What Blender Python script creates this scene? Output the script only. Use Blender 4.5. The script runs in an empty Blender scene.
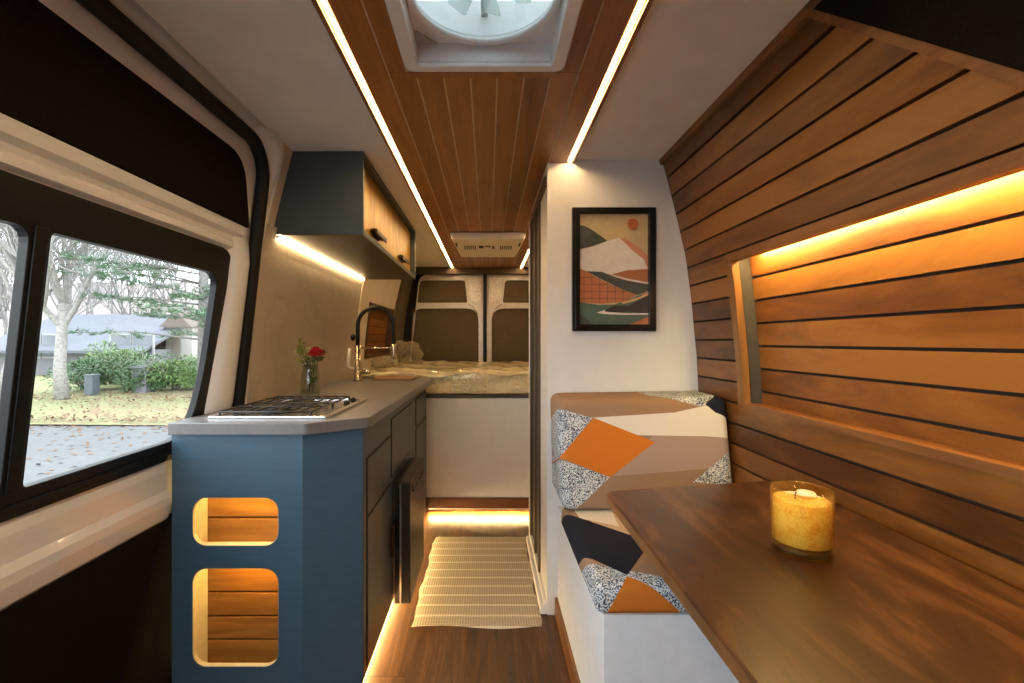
import bpy, bmesh, math, random
from mathutils import Vector, Matrix, noise
from mathutils.geometry import tessellate_polygon
random.seed(7)
R = math.radians
C = bpy.context.scene.collection
sc = bpy.context.scene
F = 455.0          # focal length in pixels of the 1024 wide frame
EYE = 1.12         # camera height above the van floor

# ------------------------------------------------------------------ materials
class N:
    """small node-tree builder"""
    def __init__(s, name):
        s.m = bpy.data.materials.new(name); s.m.use_nodes = True
        s.t = s.m.node_tree; s.t.nodes.clear()
        s.out = s.t.nodes.new('ShaderNodeOutputMaterial')
    def n(s, typ, props=None, **inp):
        nd = s.t.nodes.new('ShaderNode' + typ)
        for k, v in (props or {}).items(): setattr(nd, k, v)
        for k, v in inp.items():
            k2 = int(k[1:]) if k[0] == '_' and k[1:].isdigit() else k.replace('_', ' ')
            s.set(nd, k2, v)
        return nd
    def set(s, nd, k, v):
        i = nd.inputs[k]
        if isinstance(v, bpy.types.NodeSocket): s.t.links.new(v, i)
        elif isinstance(v, bpy.types.Node): s.t.links.new(v.outputs[0], i)
        else:
            if isinstance(v, (tuple, list)) and len(v) == 3 and i.type == 'RGBA': v = (*v, 1)
            i.default_value = v
    def math(s, op, a, b=0.0):
        return s.n('Math', {'operation': op}, _0=a, _1=b).outputs[0]
    def mix(s, f, a, b):
        nd = s.n('MixRGB'); s.set(nd, 0, f); s.set(nd, 1, a); s.set(nd, 2, b); return nd.outputs[0]
    def ramp(s, f, stops, interp='LINEAR'):
        nd = s.n('ValToRGB'); s.set(nd, 0, f); cr = nd.color_ramp; cr.interpolation = interp
        while len(cr.elements) < len(stops): cr.elements.new(0.5)
        for e, (p, c) in zip(cr.elements, stops): e.position = p; e.color = (*c, 1) if len(c) == 3 else c
        return nd.outputs[0]
    def coord(s, scale=(1, 1, 1), loc=(0, 0, 0), rot=(0, 0, 0)):
        tc = s.n('TexCoord'); mp = s.n('Mapping', Vector=tc.outputs['Object'], Scale=scale, Location=loc, Rotation=rot)
        return mp.outputs[0]
    def finish(s, sh):
        s.t.links.new(sh.outputs[0] if isinstance(sh, bpy.types.Node) else sh, s.out.inputs[0]); return s.m
    def bump(s, h, strength=.3, dist=.002):
        return s.n('Bump', Height=h, Strength=strength, Distance=dist).outputs[0]

def plain(name, col, rough=.5, metal=0, spec=.5, coat=0, bump=None, nscale=40, var=.08):
    b = N(name)
    ns = b.n('TexNoise', Vector=b.coord(), Scale=nscale, Detail=4.0)
    c2 = tuple(c * (1 - var) for c in col); c1 = tuple(min(1, c * (1 + var)) for c in col)
    colr = b.ramp(ns.outputs[0], [(.3, c2), (.7, c1)])
    p = b.n('BsdfPrincipled', Base_Color=colr, Roughness=rough, Metallic=metal)
    p.inputs['Specular IOR Level'].default_value = spec
    p.inputs['Coat Weight'].default_value = coat
    p.inputs['Coat Roughness'].default_value = .08
    if bump: b.set(p, 'Normal', b.bump(ns.outputs[0], bump))
    return b.finish(p)

def wood(name, dark, mid, light, axis='Y', rough=.4, scale=1.0, contrast=1.0, island=.35, coat=0.0, swirl=2.2, bump=.12, along=1.1):
    b = N(name)
    s = {'Y': (14, along, 14), 'X': (along, 14, 14), 'Z': (14, 14, along)}[axis]
    s = tuple(k * scale for k in s)
    co = b.coord(s)
    rnd = b.n('NewGeometry').outputs['Random Per Island']
    off = b.n('CombineXYZ', X=b.math('MULTIPLY', rnd, 37.), Y=b.math('MULTIPLY', rnd, 91.), Z=b.math('MULTIPLY', rnd, 53.))
    co2 = b.n('VectorMath', {'operation': 'ADD'}, _0=co, _1=off.outputs[0]).outputs[0]
    n1 = b.n('TexNoise', Vector=co2, Scale=1.0, Detail=6.0, Roughness=.6, Distortion=swirl)
    n2 = b.n('TexNoise', Vector=co2, Scale=5.5, Detail=4.0, Roughness=.7)
    n3 = b.n('TexNoise', Vector=co2, Scale=.35, Detail=2.0)
    f = b.math('ADD', b.math('MULTIPLY', n1.outputs[0], .62), b.math('MULTIPLY', n2.outputs[0], .2))
    f = b.math('ADD', f, b.math('MULTIPLY', n3.outputs[0], .22))
    f = b.math('ADD', f, b.math('MULTIPLY', b.math('SUBTRACT', rnd, .5), island * .45))
    w = .2 / contrast
    col = b.ramp(f, [(.5 - w, dark), (.51, mid), (.5 + w, light)])
    p = b.n('BsdfPrincipled', Base_Color=col, Roughness=rough)
    p.inputs['Coat Weight'].default_value = coat; p.inputs['Coat Roughness'].default_value = .18
    b.set(p, 'Normal', b.bump(n2.outputs[0], bump, .001))
    return b.finish(p)

def emit(name, col, st):
    b = N(name); return b.finish(b.n('Emission', Color=col, Strength=st))

def clear_glass(name, tint=(1, 1, 1), rough=.0, fac=.5, edge=None):
    b = N(name)
    lw = b.n('LayerWeight', Blend=.5)
    fr = b.n('Math', {'operation': 'ADD'}, _0=b.math('MULTIPLY', b.math('POWER', lw.outputs[1], 4.0), .85), _1=.035)
    t = b.n('BsdfTransparent', Color=tint); g = b.n('BsdfGlossy', Color=(1, 1, 1), Roughness=rough)
    ms = b.n('MixShader'); b.set(ms, 0, b.math('MULTIPLY', fr.outputs[0], fac)); b.set(ms, 1, t); b.set(ms, 2, g)
    return b.finish(ms)

WARM = (1.0, .60, .22); WARM2 = (1.0, .54, .16)
M = {}
WD, WM_, WL_ = (.058, .0175, .0028), (.165, .056, .0092), (.27, .106, .019)
M['wall_wood'] = wood('stained_wall_planks', WD, WM_, WL_, 'Y', .36, .62, contrast=1.15, island=.8, along=3.2, swirl=1.2)
M['ceil_wood'] = wood('stained_ceiling_planks', (.105, .034, .0055), (.26, .092, .015), (.39, .155, .027), 'Y', .34, island=.4)
M['trim_wood'] = wood('stained_trim', (.10, .035, .01), (.19, .072, .02), (.28, .115, .035), 'Y', .4, island=.2)
M['trim_wood_z'] = wood('stained_trim_upright', (.12, .052, .013), (.22, .10, .028), (.32, .155, .047), 'Z', .4, island=.2)
M['trim_wood_x'] = wood('stained_trim_across', (.035, .014, .006), (.08, .03, .011), (.12, .05, .018), 'X', .45, island=.2)
M['cubby_wood'] = wood('cubby_planks', (.10, .036, .006), (.23, .092, .016), (.35, .16, .034), 'X', .4, island=.45)
M['door_wood'] = wood('upper_door_ply', (.20, .090, .006), (.46, .245, .018), (.66, .39, .035), 'Z', .42, .5, island=.1, along=4.)
M['floor_wood'] = wood('floor_planks', (.028, .011, .003), (.10, .040, .012), (.19, .085, .028), 'Y', .36, 1.8, contrast=1.2, island=.3, swirl=1.5)
M['table_wood'] = wood('table_walnut', (.017, .0052, .0016), (.052, .017, .0046), (.130, .050, .0145), 'Y', .34, .30, contrast=1.7, island=0, coat=.2, swirl=4.5, along=4.0)
M['board_wood'] = wood('board_wood', (.2, .09, .03), (.32, .15, .05), (.4, .2, .08), 'X', .5)
M['gap'] = plain('dark_gap', (.012, .006, .003), .8)
M['gap_light'] = plain('grey_gap', (.60, .48, .36), .8)
M['ceil_white'] = plain('ceiling_white', (.83, .815, .81), .75, nscale=9, var=.04, bump=.03)
M['wall_white'] = plain('wall_white', (.72, .70, .67), .6, nscale=14, var=.03)
M['cream'] = plain('cream_panel', (.60, .52, .42), .55, nscale=10, var=.04)
M['bench_white'] = plain('bench_white', (.80, .82, .85), .5, nscale=30, var=.03)
M['paint'] = plain('van_white_paint', (.78, .78, .79), .12, nscale=5, var=.02, coat=.6)
M['metal_white'] = plain('rear_door_paint', (.62, .58, .52), .2, nscale=20, var=.08, coat=.4)
M['black_felt'] = plain('black_felt', (.0085, .0065, .0055), .95, spec=.1, nscale=300, var=.5, bump=.2)
M['brown_felt'] = plain('brown_dark_fabric', (.11, .082, .05), .95, spec=.1, nscale=250, var=.4, bump=.2)
M['pillar_felt'] = plain('pillar_fabric', (.10, .076, .05), .9, spec=.2, nscale=200, var=.3, bump=.2)
M['black_plastic'] = plain('black_plastic', (.006, .006, .0065), .42, nscale=60, var=.2, spec=.25)
M['rubber'] = plain('black_rubber', (.007, .007, .0075), .5, nscale=60, var=.2, spec=.25)
M['dark_reveal'] = plain('dark_reveal', (.04, .036, .034), .6)
M['glass'] = clear_glass('window_glass', (.97, .985, .98), 0, .6)
M['vase_glass'] = clear_glass('vase_glass', (.86, .89, .86), .02, 1.0)
M['steel'] = plain('brushed_steel', (.80, .80, .82), .22, metal=1, nscale=90, var=.06)
M['brass'] = plain('warm_nickel', (.62, .52, .40), .22, metal=1)
M['white_plastic'] = plain('white_plastic', (.86, .87, .90), .35, nscale=30, var=.02)
M['ac_plastic'] = plain('air_conditioner_plastic', (.76, .71, .64), .45, nscale=30, var=.02)
M['bronze'] = plain('bronze_frame', (.085, .058, .034), .4, metal=.3)
M['fridge'] = plain('fridge_black', (.012, .012, .013), .25, nscale=30, var=.2)
M['cast_iron'] = plain('cast_iron', (.015, .014, .014), .55, nscale=200, var=.3, bump=.3)
M['pull'] = plain('dark_bronze_pull', (.05, .022, .010), .4, metal=.4)
M['led'] = emit('warm_led', (1.0, .69, .34), 84.0)
M['led_amber'] = emit('amber_led', (1.0, .66, .26), 170.0)
M['led_floor'] = emit('floor_led', (1.0, .66, .26), 650.0)
M['led_cubby'] = emit('cubby_led', (1.0, .60, .13), 120.0)
M['led_niche'] = emit('niche_led', (1.0, .70, .24), 210.0)

def blue_paint():
    b = N('slate_blue_paint')
    n1 = b.n('TexNoise', Vector=b.coord((3, 9, 30)), Scale=1.6, Detail=5.0, Distortion=1.6)
    col = b.ramp(n1.outputs[0], [(.3, (.040, .088, .134)), (.7, (.050, .106, .158))])
    p = b.n('BsdfPrincipled', Base_Color=col, Roughness=.42)
    b.set(p, 'Normal', b.bump(n1.outputs[0], .12, .001))
    return b.finish(p)
M['blue'] = blue_paint()

def shaded_face_paint():  # same cabinet blue, with the aisle side's shade put into the colour
    b = N('slate_face_shaded')
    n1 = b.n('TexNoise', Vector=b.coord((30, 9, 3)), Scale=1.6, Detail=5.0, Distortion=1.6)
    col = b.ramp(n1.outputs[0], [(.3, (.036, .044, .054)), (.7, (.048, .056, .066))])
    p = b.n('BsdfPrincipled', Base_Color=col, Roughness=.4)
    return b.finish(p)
M['blue_face_shaded'] = shaded_face_paint()
M['blue_shaded'] = plain('slate_blue_shaded', (.048, .064, .072), .45, nscale=20, var=.1)  # cabinet blue darkened in the colour, as it hangs away from the daylight
M['under_ply_shaded'] = wood('shaded_underside', (.018, .014, .010), (.035, .026, .018), (.06, .045, .03), 'X', .4, 1.4, island=0)  # ply kept dark in its colour for the little light underneath

def stone():
    b = N('grey_laminate_worktop')
    co = b.coord()
    n1 = b.n('TexNoise', Vector=co, Scale=7., Detail=8.0, Roughness=.65)
    n2 = b.n('TexNoise', Vector=co, Scale=160., Detail=2.0)
    f = b.math('ADD', b.math('MULTIPLY', n1.outputs[0], .7), b.math('MULTIPLY', n2.outputs[0], .3))
    col = b.ramp(f, [(.35, (.115, .108, .108)), (.65, (.175, .165, .163))])
    return b.finish(b.n('BsdfPrincipled', Base_Color=col, Roughness=.33))
M['counter'] = stone()

def marble():
    b = N('veined_backsplash')
    co = b.coord((1, 1, 1), rot=(R(35), 0, 0))
    n1 = b.n('TexNoise', Vector=co, Scale=2.2, Detail=7.0, Distortion=1.2)
    v = b.math('ABSOLUTE', b.math('SUBTRACT', n1.outputs[0], .5))
    col = b.ramp(v, [(0, (.38, .32, .25)), (.03, (.42, .355, .28)), (.12, (.44, .375, .30))])
    return b.finish(b.n('BsdfPrincipled', Base_Color=col, Roughness=.35))
M['marble'] = marble()

def plastic_wrap():
    b = N('plastic_wrapped_mattress')
    co = b.coord((1, 1, 1))
    n1 = b.n('TexNoise', Vector=co, Scale=11., Detail=4.0, Roughness=.55, Distortion=2.5)
    n2 = b.n('TexVoronoi', {'feature': 'DISTANCE_TO_EDGE'}, Vector=co, Scale=9.)
    h = b.math('ADD', n1.outputs[0], b.math('MULTIPLY', n2.outputs[0], .35))
    p = b.n('BsdfPrincipled', Base_Color=(.88, .75, .42, 1), Roughness=.3)
    p.inputs['Coat Weight'].default_value = 1.0; p.inputs['Coat Roughness'].default_value = .08; p.inputs['Specular IOR Level'].default_value = .8
    b.set(p, 'Normal', b.bump(h, 1.0, .06))
    return b.finish(p)
M['wrap'] = plastic_wrap()

def speckle(b, co):
    n1 = b.n('TexNoise', Vector=co, Scale=260., Detail=3.0, Roughness=.7)
    n2 = b.n('TexNoise', Vector=co, Scale=25., Detail=2.0)
    f = b.math('ADD', n1.outputs[0], b.math('MULTIPLY', b.math('SUBTRACT', n2.outputs[0], .5), .12))
    return b.ramp(f, [(0, (.012, .016, .03)), (.45, (.08, .13, .20)), (.485, (.34, .40, .46)), (.515, (.70, .71, .70))], 'CONSTANT')

def patchwork(name, base, patches, plane):
    """layers of convex cloth patches; plane maps object coordinates to the cloth's (u, v)"""
    b = N(name)
    co = b.n('TexCoord').outputs['Object']
    sep = b.n('SeparateXYZ', Vector=co)
    u = sep.outputs[0]
    if plane[0] == 'xz': v = b.math('ADD', sep.outputs[2], b.math('MULTIPLY', b.math('SUBTRACT', sep.outputs[1], plane[1]), plane[2]))
    else: v = b.math('ADD', sep.outputs[1], b.math('SUBTRACT', sep.outputs[2], plane[1]))
    sp = speckle(b, co)
    col = b.mix(0.0, (*base, 1), (*base, 1))
    for c, poly in patches:
        cx = sum(p[0] for p in poly) / len(poly); cy = sum(p[1] for p in poly) / len(poly)
        m = None
        for i, (x0, y0) in enumerate(poly):
            x1, y1 = poly[(i + 1) % len(poly)]
            nx, ny = -(y1 - y0), (x1 - x0)
            L = math.hypot(nx, ny)
            if L < 1e-6: continue
            nx /= L; ny /= L
            d = nx * x0 + ny * y0
            if nx * cx + ny * cy < d: nx, ny, d = -nx, -ny, -d
            e = b.math('ADD', b.math('MULTIPLY', u, nx), b.math('MULTIPLY', v, ny))
            g = b.math('GREATER_THAN', e, d)
            m = g if m is None else b.math('MULTIPLY', m, g)
        col = b.mix(m, col, sp if c == 'speckle' else (*c, 1))
    weave = b.n('TexNoise', Vector=co, Scale=420., Detail=2.0)
    big = b.n('TexNoise', Vector=co, Scale=9., Detail=2.0)
    h = b.math('ADD', b.math('MULTIPLY', weave.outputs[0], .3), big.outputs[0])
    p = b.n('BsdfPrincipled', Base_Color=col, Roughness=.85)
    p.inputs['Specular IOR Level'].default_value = .2
    b.set(p, 'Normal', b.bump(h, .25, .006))
    return b.finish(p)

# ------------------------------------------------------------------ mesh helpers
class B:
    def __init__(s): s.bm = bmesh.new()
    def _merge(s, t, mi, smooth=False):
        t.faces.ensure_lookup_table()
        for f in t.faces: f.material_index = mi; f.smooth = smooth
        me = bpy.data.meshes.new('tmp'); t.to_mesh(me); t.free()
        s.bm.from_mesh(me); bpy.data.meshes.remove(me)
        return s
    def box(s, x0, x1, y0, y1, z0, z1, bev=0, seg=2, mi=0, mat=None, smooth=False):
        t = bmesh.new(); bmesh.ops.create_cube(t, size=1)
        for v in t.verts:
            v.co = Vector(((x0 + x1) / 2 + v.co.x * (x1 - x0), (y0 + y1) / 2 + v.co.y * (y1 - y0), (z0 + z1) / 2 + v.co.z * (z1 - z0)))
        if bev: bmesh.ops.bevel(t, geom=t.edges[:], offset=bev, segments=seg, affect='EDGES', profile=.5)
        if mat: bmesh.ops.transform(t, matrix=mat, verts=t.verts)
        return s._merge(t, mi, smooth)
    def prism(s, pts, d0, d1, axis='z', holes=(), mi=0, fx=None, cuts=(), bev=0, smooth=False):
        """a plate: 2-D outline with holes, between depths d0 and d1. axis z:(x,y) y:(x,z) x:(y,z). fx(z) shifts a wall plate in x"""
        t = bmesh.new()
        loops = [list(pts)] + [list(h) for h in holes]
        flat = [p for l in loops for p in l]
        vs = [t.verts.new((p[0], p[1], 0)) for p in flat]
        if holes or len(pts) > 4:
            for tri in tessellate_polygon([[Vector((p[0], p[1], 0)) for p in l] for l in loops]):
                try: t.faces.new([vs[i] for i in tri])
                except ValueError: pass
        else: t.faces.new(vs)
        for c in cuts:
            bmesh.ops.bisect_plane(t, geom=t.verts[:] + t.edges[:] + t.faces[:], plane_co=(0, c, 0), plane_no=(0, 1, 0))
        r = bmesh.ops.extrude_face_region(t, geom=t.faces[:])
        up = set(v for v in r['geom'] if isinstance(v, bmesh.types.BMVert))
        for v in t.verts:
            d = d1 if v in up else d0
            a, c = v.co.x, v.co.y
            if axis == 'z': v.co = Vector((a, c, d))
            elif axis == 'y': v.co = Vector((a, d, c))
            else: v.co = Vector((d + (fx(c) if fx else 0), a, c))
        bmesh.ops.recalc_face_normals(t, faces=t.faces)
        if bev:
            ed = [e for e in t.edges if len(e.link_faces) == 2 and e.calc_face_angle(0) > .6]
            bmesh.ops.bevel(t, geom=ed, offset=bev, segments=2, affect='EDGES', profile=.5)
        return s._merge(t, mi, smooth)
    def tube(s, pts, rad, n=10, mi=0, closed=False, caps=True):
        t = bmesh.new(); pts = [Vector(p) for p in pts]; rings = []
        up = None
        for i, p in enumerate(pts):
            a = pts[i - 1] if i or closed else p; c = pts[(i + 1) % len(pts)] if i < len(pts) - 1 or closed else p
            d = (c - a).normalized()
            if up is None: up = Vector((0, 0, 1)) if abs(d.z) < .9 else Vector((1, 0, 0))
            x = d.cross(up).normalized(); y = x.cross(d).normalized(); up = y
            r = rad[i] if isinstance(rad, (list, tuple)) else rad
            rings.append([t.verts.new(p + (x * math.cos(2 * math.pi * k / n) + y * math.sin(2 * math.pi * k / n)) * r) for k in range(n)])
        m = len(rings)
        for i in range(m if closed else m - 1):
            A, D = rings[i], rings[(i + 1) % m]
            for k in range(n): t.faces.new((A[k], A[(k + 1) % n], D[(k + 1) % n], D[k]))
        if caps and not closed: t.faces.new(rings[0][::-1]); t.faces.new(rings[-1])
        bmesh.ops.recalc_face_normals(t, faces=t.faces)
        return s._merge(t, mi, True)
    def lathe(s, prof, cx=0, cy=0, n=28, mi=0, mat=None, smooth=True):
        t = bmesh.new(); rings = []
        for r, z in prof:
            if r < 1e-5: rings.append([t.verts.new((0, 0, z))])
            else: rings.append([t.verts.new((r * math.cos(2 * math.pi * k / n), r * math.sin(2 * math.pi * k / n), z)) for k in range(n)])
        for A, D in zip(rings, rings[1:]):
            for k in range(n):
                q = (A[k % len(A)], A[(k + 1) % len(A)], D[(k + 1) % len(D)], D[k % len(D)])
                q = list(dict.fromkeys(q))
                if len(q) > 2: t.faces.new(q)
        bmesh.ops.recalc_face_normals(t, faces=t.faces)
        bmesh.ops.transform(t, matrix=(mat or Matrix.Translation((cx, cy, 0))), verts=t.verts)
        return s._merge(t, mi, smooth)
    def quadleaf(s, p, d, w, l, nrm):
        d = d.normalized(); x = d.cross(nrm)
        if x.length < 1e-4: x = d.orthogonal()
        x = x.normalized() * w / 2
        bm = s.bm
        a = bm.verts.new(p); m1 = bm.verts.new(p + d * l * .5 + x); m2 = bm.verts.new(p + d * l * .5 - x); e = bm.verts.new(p + d * l)
        bm.faces.new((a, m1, e, m2))

def flush():
    bpy.context.view_layer.update()

def thing(name, label, cat, loc, group=None, kind=None):
    o = bpy.data.objects.new(name, None); C.objects.link(o); o.location = loc; o.empty_display_size = .05
    if label: o['label'] = label
    if cat: o['category'] = cat
    if group: o['group'] = group
    if kind: o['kind'] = kind
    return o

def wloc(o):
    v = Vector(o.location)
    while o.parent: o = o.parent; v += o.location
    return v

def obj(name, b, mats, parent=None, loc=None, label=None, cat=None, group=None, kind=None, sub=0):
    """one mesh object; vertices come in world coordinates; a child's origin is its parent's"""
    me = bpy.data.meshes.new(name)
    base = wloc(parent) if parent else Vector(loc or (0, 0, 0))
    bmesh.ops.translate(b.bm, vec=-base, verts=b.bm.verts)
    b.bm.to_mesh(me); b.bm.free()
    for m in (mats if isinstance(mats, (list, tuple)) else [mats]): me.materials.append(m)
    o = bpy.data.objects.new(name, me); C.objects.link(o)
    if parent: o.parent = parent
    else: o.location = base
    if label: o['label'] = label
    if cat: o['category'] = cat
    if group: o['group'] = group
    if kind: o['kind'] = kind
    if sub:
        md = o.modifiers.new('smooth', 'SUBSURF'); md.levels = sub; md.render_levels = sub
    return o

def rrect(x0, x1, y0, y1, r, seg=6):
    rs = r if isinstance(r, (list, tuple)) else (r,) * 4      # bl, br, tr, tl
    out = []
    for (cx, cy, a0, rr) in ((x0 + rs[0], y0 + rs[0], 180, rs[0]), (x1 - rs[1], y0 + rs[1], 270, rs[1]), (x1 - rs[2], y1 - rs[2], 0, rs[2]), (x0 + rs[3], y1 - rs[3], 90, rs[3])):
        if rr < 1e-5: out.append((cx, cy)); continue
        for k in range(seg + 1):
            a = R(a0 + 90 * k / seg); out.append((cx + rr * math.cos(a), cy + rr * math.sin(a)))
    return out

def rpoly(pts, r, seg=5):
    """a polygon with rounded corners"""
    out = []; n = len(pts)
    for i in range(n):
        p = Vector(pts[i]); a = Vector(pts[i - 1]); c = Vector(pts[(i + 1) % n])
        rr = r[i] if isinstance(r, (list, tuple)) else r
        if rr <= 0: out.append(tuple(p)); continue
        p0 = p + (a - p).normalized() * rr; p1 = p + (c - p).normalized() * rr
        for k in range(seg + 1):
            t = k / seg; q = p0 * (1 - t) ** 2 + p * 2 * t * (1 - t) + p1 * t * t; out.append(tuple(q))
    return out

def lerp_prof(prof):
    def f(z):
        for (z0, x0), (z1, x1) in zip(prof, prof[1:]):
            if z <= z1: return x0 + (x1 - x0) * (z - z0) / (z1 - z0)
        return prof[-1][1]
    return f
PR = [(0, .872), (.7, .872), (.91, .861), (1.063, .853), (1.302, .83), (1.467, .808), (1.602, .777), (1.721, .748), (1.86, .712), (2.1, .65)]
KN = [p[0] for p in PR[1:-2]]
wr = lerp_prof(PR)
wl = lambda z: -(wr(z) + .048)
CEIL = 1.86
xd_ = lambda z: -.975 + .1135 * (z - .6)
Y0 = -1.35          # the living area's front end, unseen behind the camera

# ------------------------------------------------------------------ floor, ceiling
b = B()
nx = 10
xs = [-1.06 + i * (1.96 / nx) for i in range(nx + 1)]
for i in range(nx):
    yb = [Y0] + sorted(random.uniform(.2, 2.8) for _ in range(2)) + [4.7]
    for y0, y1 in zip(yb, yb[1:]):
        b.box(xs[i] + .0006, xs[i + 1] - .0006, y0 + .0006, y1 - .0006, -.03, 0, mi=0)
b.box(-1.06, .90, Y0, 4.7, -.05, -.004, mi=1)
obj('floor', b, [M['floor_wood'], M['gap']], kind='structure')

FX0, FX1, FY0, FY1 = -.222, .204, .805, 1.231       # roof fan trim
fan_hole = rrect(FX0 + .03, FX1 - .03, FY0 + .025, FY1 - .025, .02)
b = B()
b.prism([(-.80, Y0), (.75, Y0), (.75, 4.7), (-.80, 4.7)], CEIL, CEIL + .03, holes=[fan_hole])
obj('ceiling', b, M['ceil_white'], kind='structure')

# stained planks down the middle of the ceiling, with a board frame round the fan
b = B()
CX0, CX1 = -.355, .322
npl = 9; PX0 = CX0 + .010; pw = (CX1 - PX0) / npl
zb, zt = CEIL - .012, CEIL - .001
fr = .03
for i in range(npl):
    x0, x1 = PX0 + i * pw + .0027, PX0 + (i + 1) * pw - .0027
    yb = [Y0, random.uniform(.0, .5)]
    cut = x1 > FX0 - fr + .004 and x0 < FX1 + fr - .004
    if cut: ex0 = min(x0, globals().get('ex0', 9)); ex1 = x1
    segs = [(Y0, FY0 - fr), (FY1 + fr, 4.55)] if cut else [(Y0, 4.55)]
    for y0, y1 in segs:
        if len(segs) == 1:
            b.box(x0, x1, y0, y1, zb, zt)
        else:
            b.box(x0, x1, y0, y1, zb, zt)
for (x0, x1, y0, y1) in ((ex0, ex1, FY1 + .001, FY1 + fr - .002), (ex0, ex1, FY0 - fr + .002, FY0 - .001), (ex0, FX0 - .001, FY0, FY1), (FX1 + .001, ex1, FY0, FY1)):
    b.box(x0, x1, y0, y1, zb - .001, zt)
b.prism([(PX0, Y0), (CX1, Y0), (CX1, 4.55), (PX0, 4.55)], CEIL - .0105, CEIL - .0005, holes=[rrect(FX0 + .002, FX1 - .002, FY0 + .002, FY1 - .002, .01)], mi=1)
for x0, x1 in ((CX0 - .022, CX0 - .010), (CX1 + .020, CX1 + .032)):
    b.box(x0, x1, Y0, 4.55, CEIL - .014, CEIL - .0005)
for x0, x1 in ((CX0 - .012, CX0 + .008), (CX1, CX1 + .022)):
    b.box(x0, x1, Y0, 4.55, CEIL - .003, CEIL - .0005)
obj('ceiling_planks', b, [M['ceil_wood'], M['gap_light']], kind='structure')

def led(label, x0, x1, y0, y1, z0, z1, mat='led'):
    t = thing('led_strip', label, 'light strip', ((x0 + x1) / 2, (y0 + y1) / 2, z1))
    bb = B(); bb.box(x0, x1, y0, y1, z0, z1, bev=min(x1 - x0, z1 - z0) * .3); obj('diffuser', bb, M[mat], t)
    for y in (y0 - .006, y1):
        bb = B(); bb.box(x0 - .002, x1 + .002, y, y + .006, z0 - .001, z1); obj('end_cap', bb, M['white_plastic'], t)
    return t
led('long warm white light strip let into the ceiling above the kitchen counter', CX0 - .004, CX0 + .004, Y0 + .02, 4.53, CEIL - .011, CEIL - .003)
led('warm white ceiling light strip running into the wall with the picture', CX1 + .006, CX1 + .014, Y0 + .02, 1.85, CEIL - .011, CEIL - .003)
led('short warm white ceiling light strip above the bed beside the air conditioner', CX1 + .006, CX1 + .014, 2.6, 4.53, CEIL - .011, CEIL - .003)

# ------------------------------------------------------------------ roof fan
cxf, cyf = (FX0 + FX1) / 2, (FY0 + FY1) / 2
t = thing('roof_fan', 'square white roof fan with round clear guard let into the wooden ceiling', 'fan', (cxf, cyf, CEIL))
hole_in = rrect(FX0 + .034, FX1 - .034, FY0 + .027, FY1 - .027, .012)
b = B(); b.prism(rrect(FX0, FX1, FY0, FY1, .03), CEIL - .014, CEIL - .0005, holes=[hole_in], bev=.004); obj('trim_frame', b, M['white_plastic'], t)
b = B()
hx0, hx1, hy0, hy1 = FX0 + .034, FX1 - .034, FY0 + .027, FY1 - .027
b.box(hx0 - .006, hx0, hy0, hy1, CEIL - .0004, 2.02); b.box(hx1, hx1 + .006, hy0, hy1, CEIL - .0004, 2.02)
b.box(hx0, hx1, hy0 - .006, hy0, CEIL - .0004, 2.02); b.box(hx0, hx1, hy1, hy1 + .006, CEIL - .0004, 2.02)
circ = lambda r, n=48, x=cxf, y=cyf: [(x + r * math.cos(2 * math.pi * k / n), y + r * math.sin(2 * math.pi * k / n)) for k in range(n)]
b.prism([(hx0, hy0), (hx1, hy0), (hx1, hy1), (hx0, hy1)], 1.908, 1.915, holes=[circ(.166)])
obj('housing', b, M['white_plastic'], t)
b = B(); b.tube([(p[0], p[1], 1.902) for p in circ(.171)], .009, 8, closed=True)
for a in (40, 140, 220, 320):
    b.box(cxf + .176 * math.cos(R(a)) - .008, cxf + .176 * math.cos(R(a)) + .008, cyf + .176 * math.sin(R(a)) - .008, cyf + .176 * math.sin(R(a)) + .008, 1.893, 1.909, bev=.003)
ring = obj('guard_ring', b, M['white_plastic'], t)
b = B(); b.lathe([(0, 1.894), (.06, 1.895), (.12, 1.898), (.164, 1.902)], cxf, cyf, 40); obj('guard_screen', b, clear_glass('fan_screen', (.88, .92, .92), .05, .9), t)
b = B(); b.lathe([(0, 1.94), (.03, 1.94), (.034, 1.95), (.034, 1.975), (0, 1.975)], cxf, cyf); obj('hub', b, plain('fan_motor', (.35, .38, .38), .4), t)
bm_ = N('fan_blade'); _t = bm_.n('BsdfTransparent', Color=(.93, .95, .95, 1)); _d = bm_.n('BsdfTranslucent', Color=(.62, .66, .66, 1)); _m = bm_.n('MixShader'); bm_.set(_m, 0, .7); bm_.set(_m, 1, _t); bm_.set(_m, 2, _d); bm_ = bm_.finish(_m)
for k in range(10):
    a = R(36 * k + 12); b = B()
    mt = Matrix.Translation((cxf, cyf, 1.958)) @ Matrix.Rotation(a, 4, 'Z') @ Matrix.Rotation(R(24), 4, 'X')
    b.prism(rpoly([(.03, -.012), (.145, -.03), (.15, .024), (.03, .012)], .008), -.001, .001)
    bmesh.ops.transform(b.bm, matrix=mt, verts=b.bm.verts)
    obj('fan_blade', b, bm_, t)
b = B(); b.box(cxf - .009, cxf + .009, hy0, hy1, 1.978, 1.986); obj('motor_bracket', b, plain('fan_bracket', (.4, .43, .42), .45), t)
b = N('fan_lid'); tl = b.n('BsdfTranslucent', Color=(.50, .52, .50, 1)); df = b.n('BsdfTransparent', Color=(.24, .25, .245, 1)); ms = b.n('MixShader'); b.set(ms, 0, .25); b.set(ms, 1, tl); b.set(ms, 2, df); lidm = b.finish(ms)
b = B(); b.prism(rrect(hx0 - .012, hx1 + .012, hy0 - .012, hy1 + .012, .03), 2.022, 2.026); obj('lid', b, lidm, t)
b = B()
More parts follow.
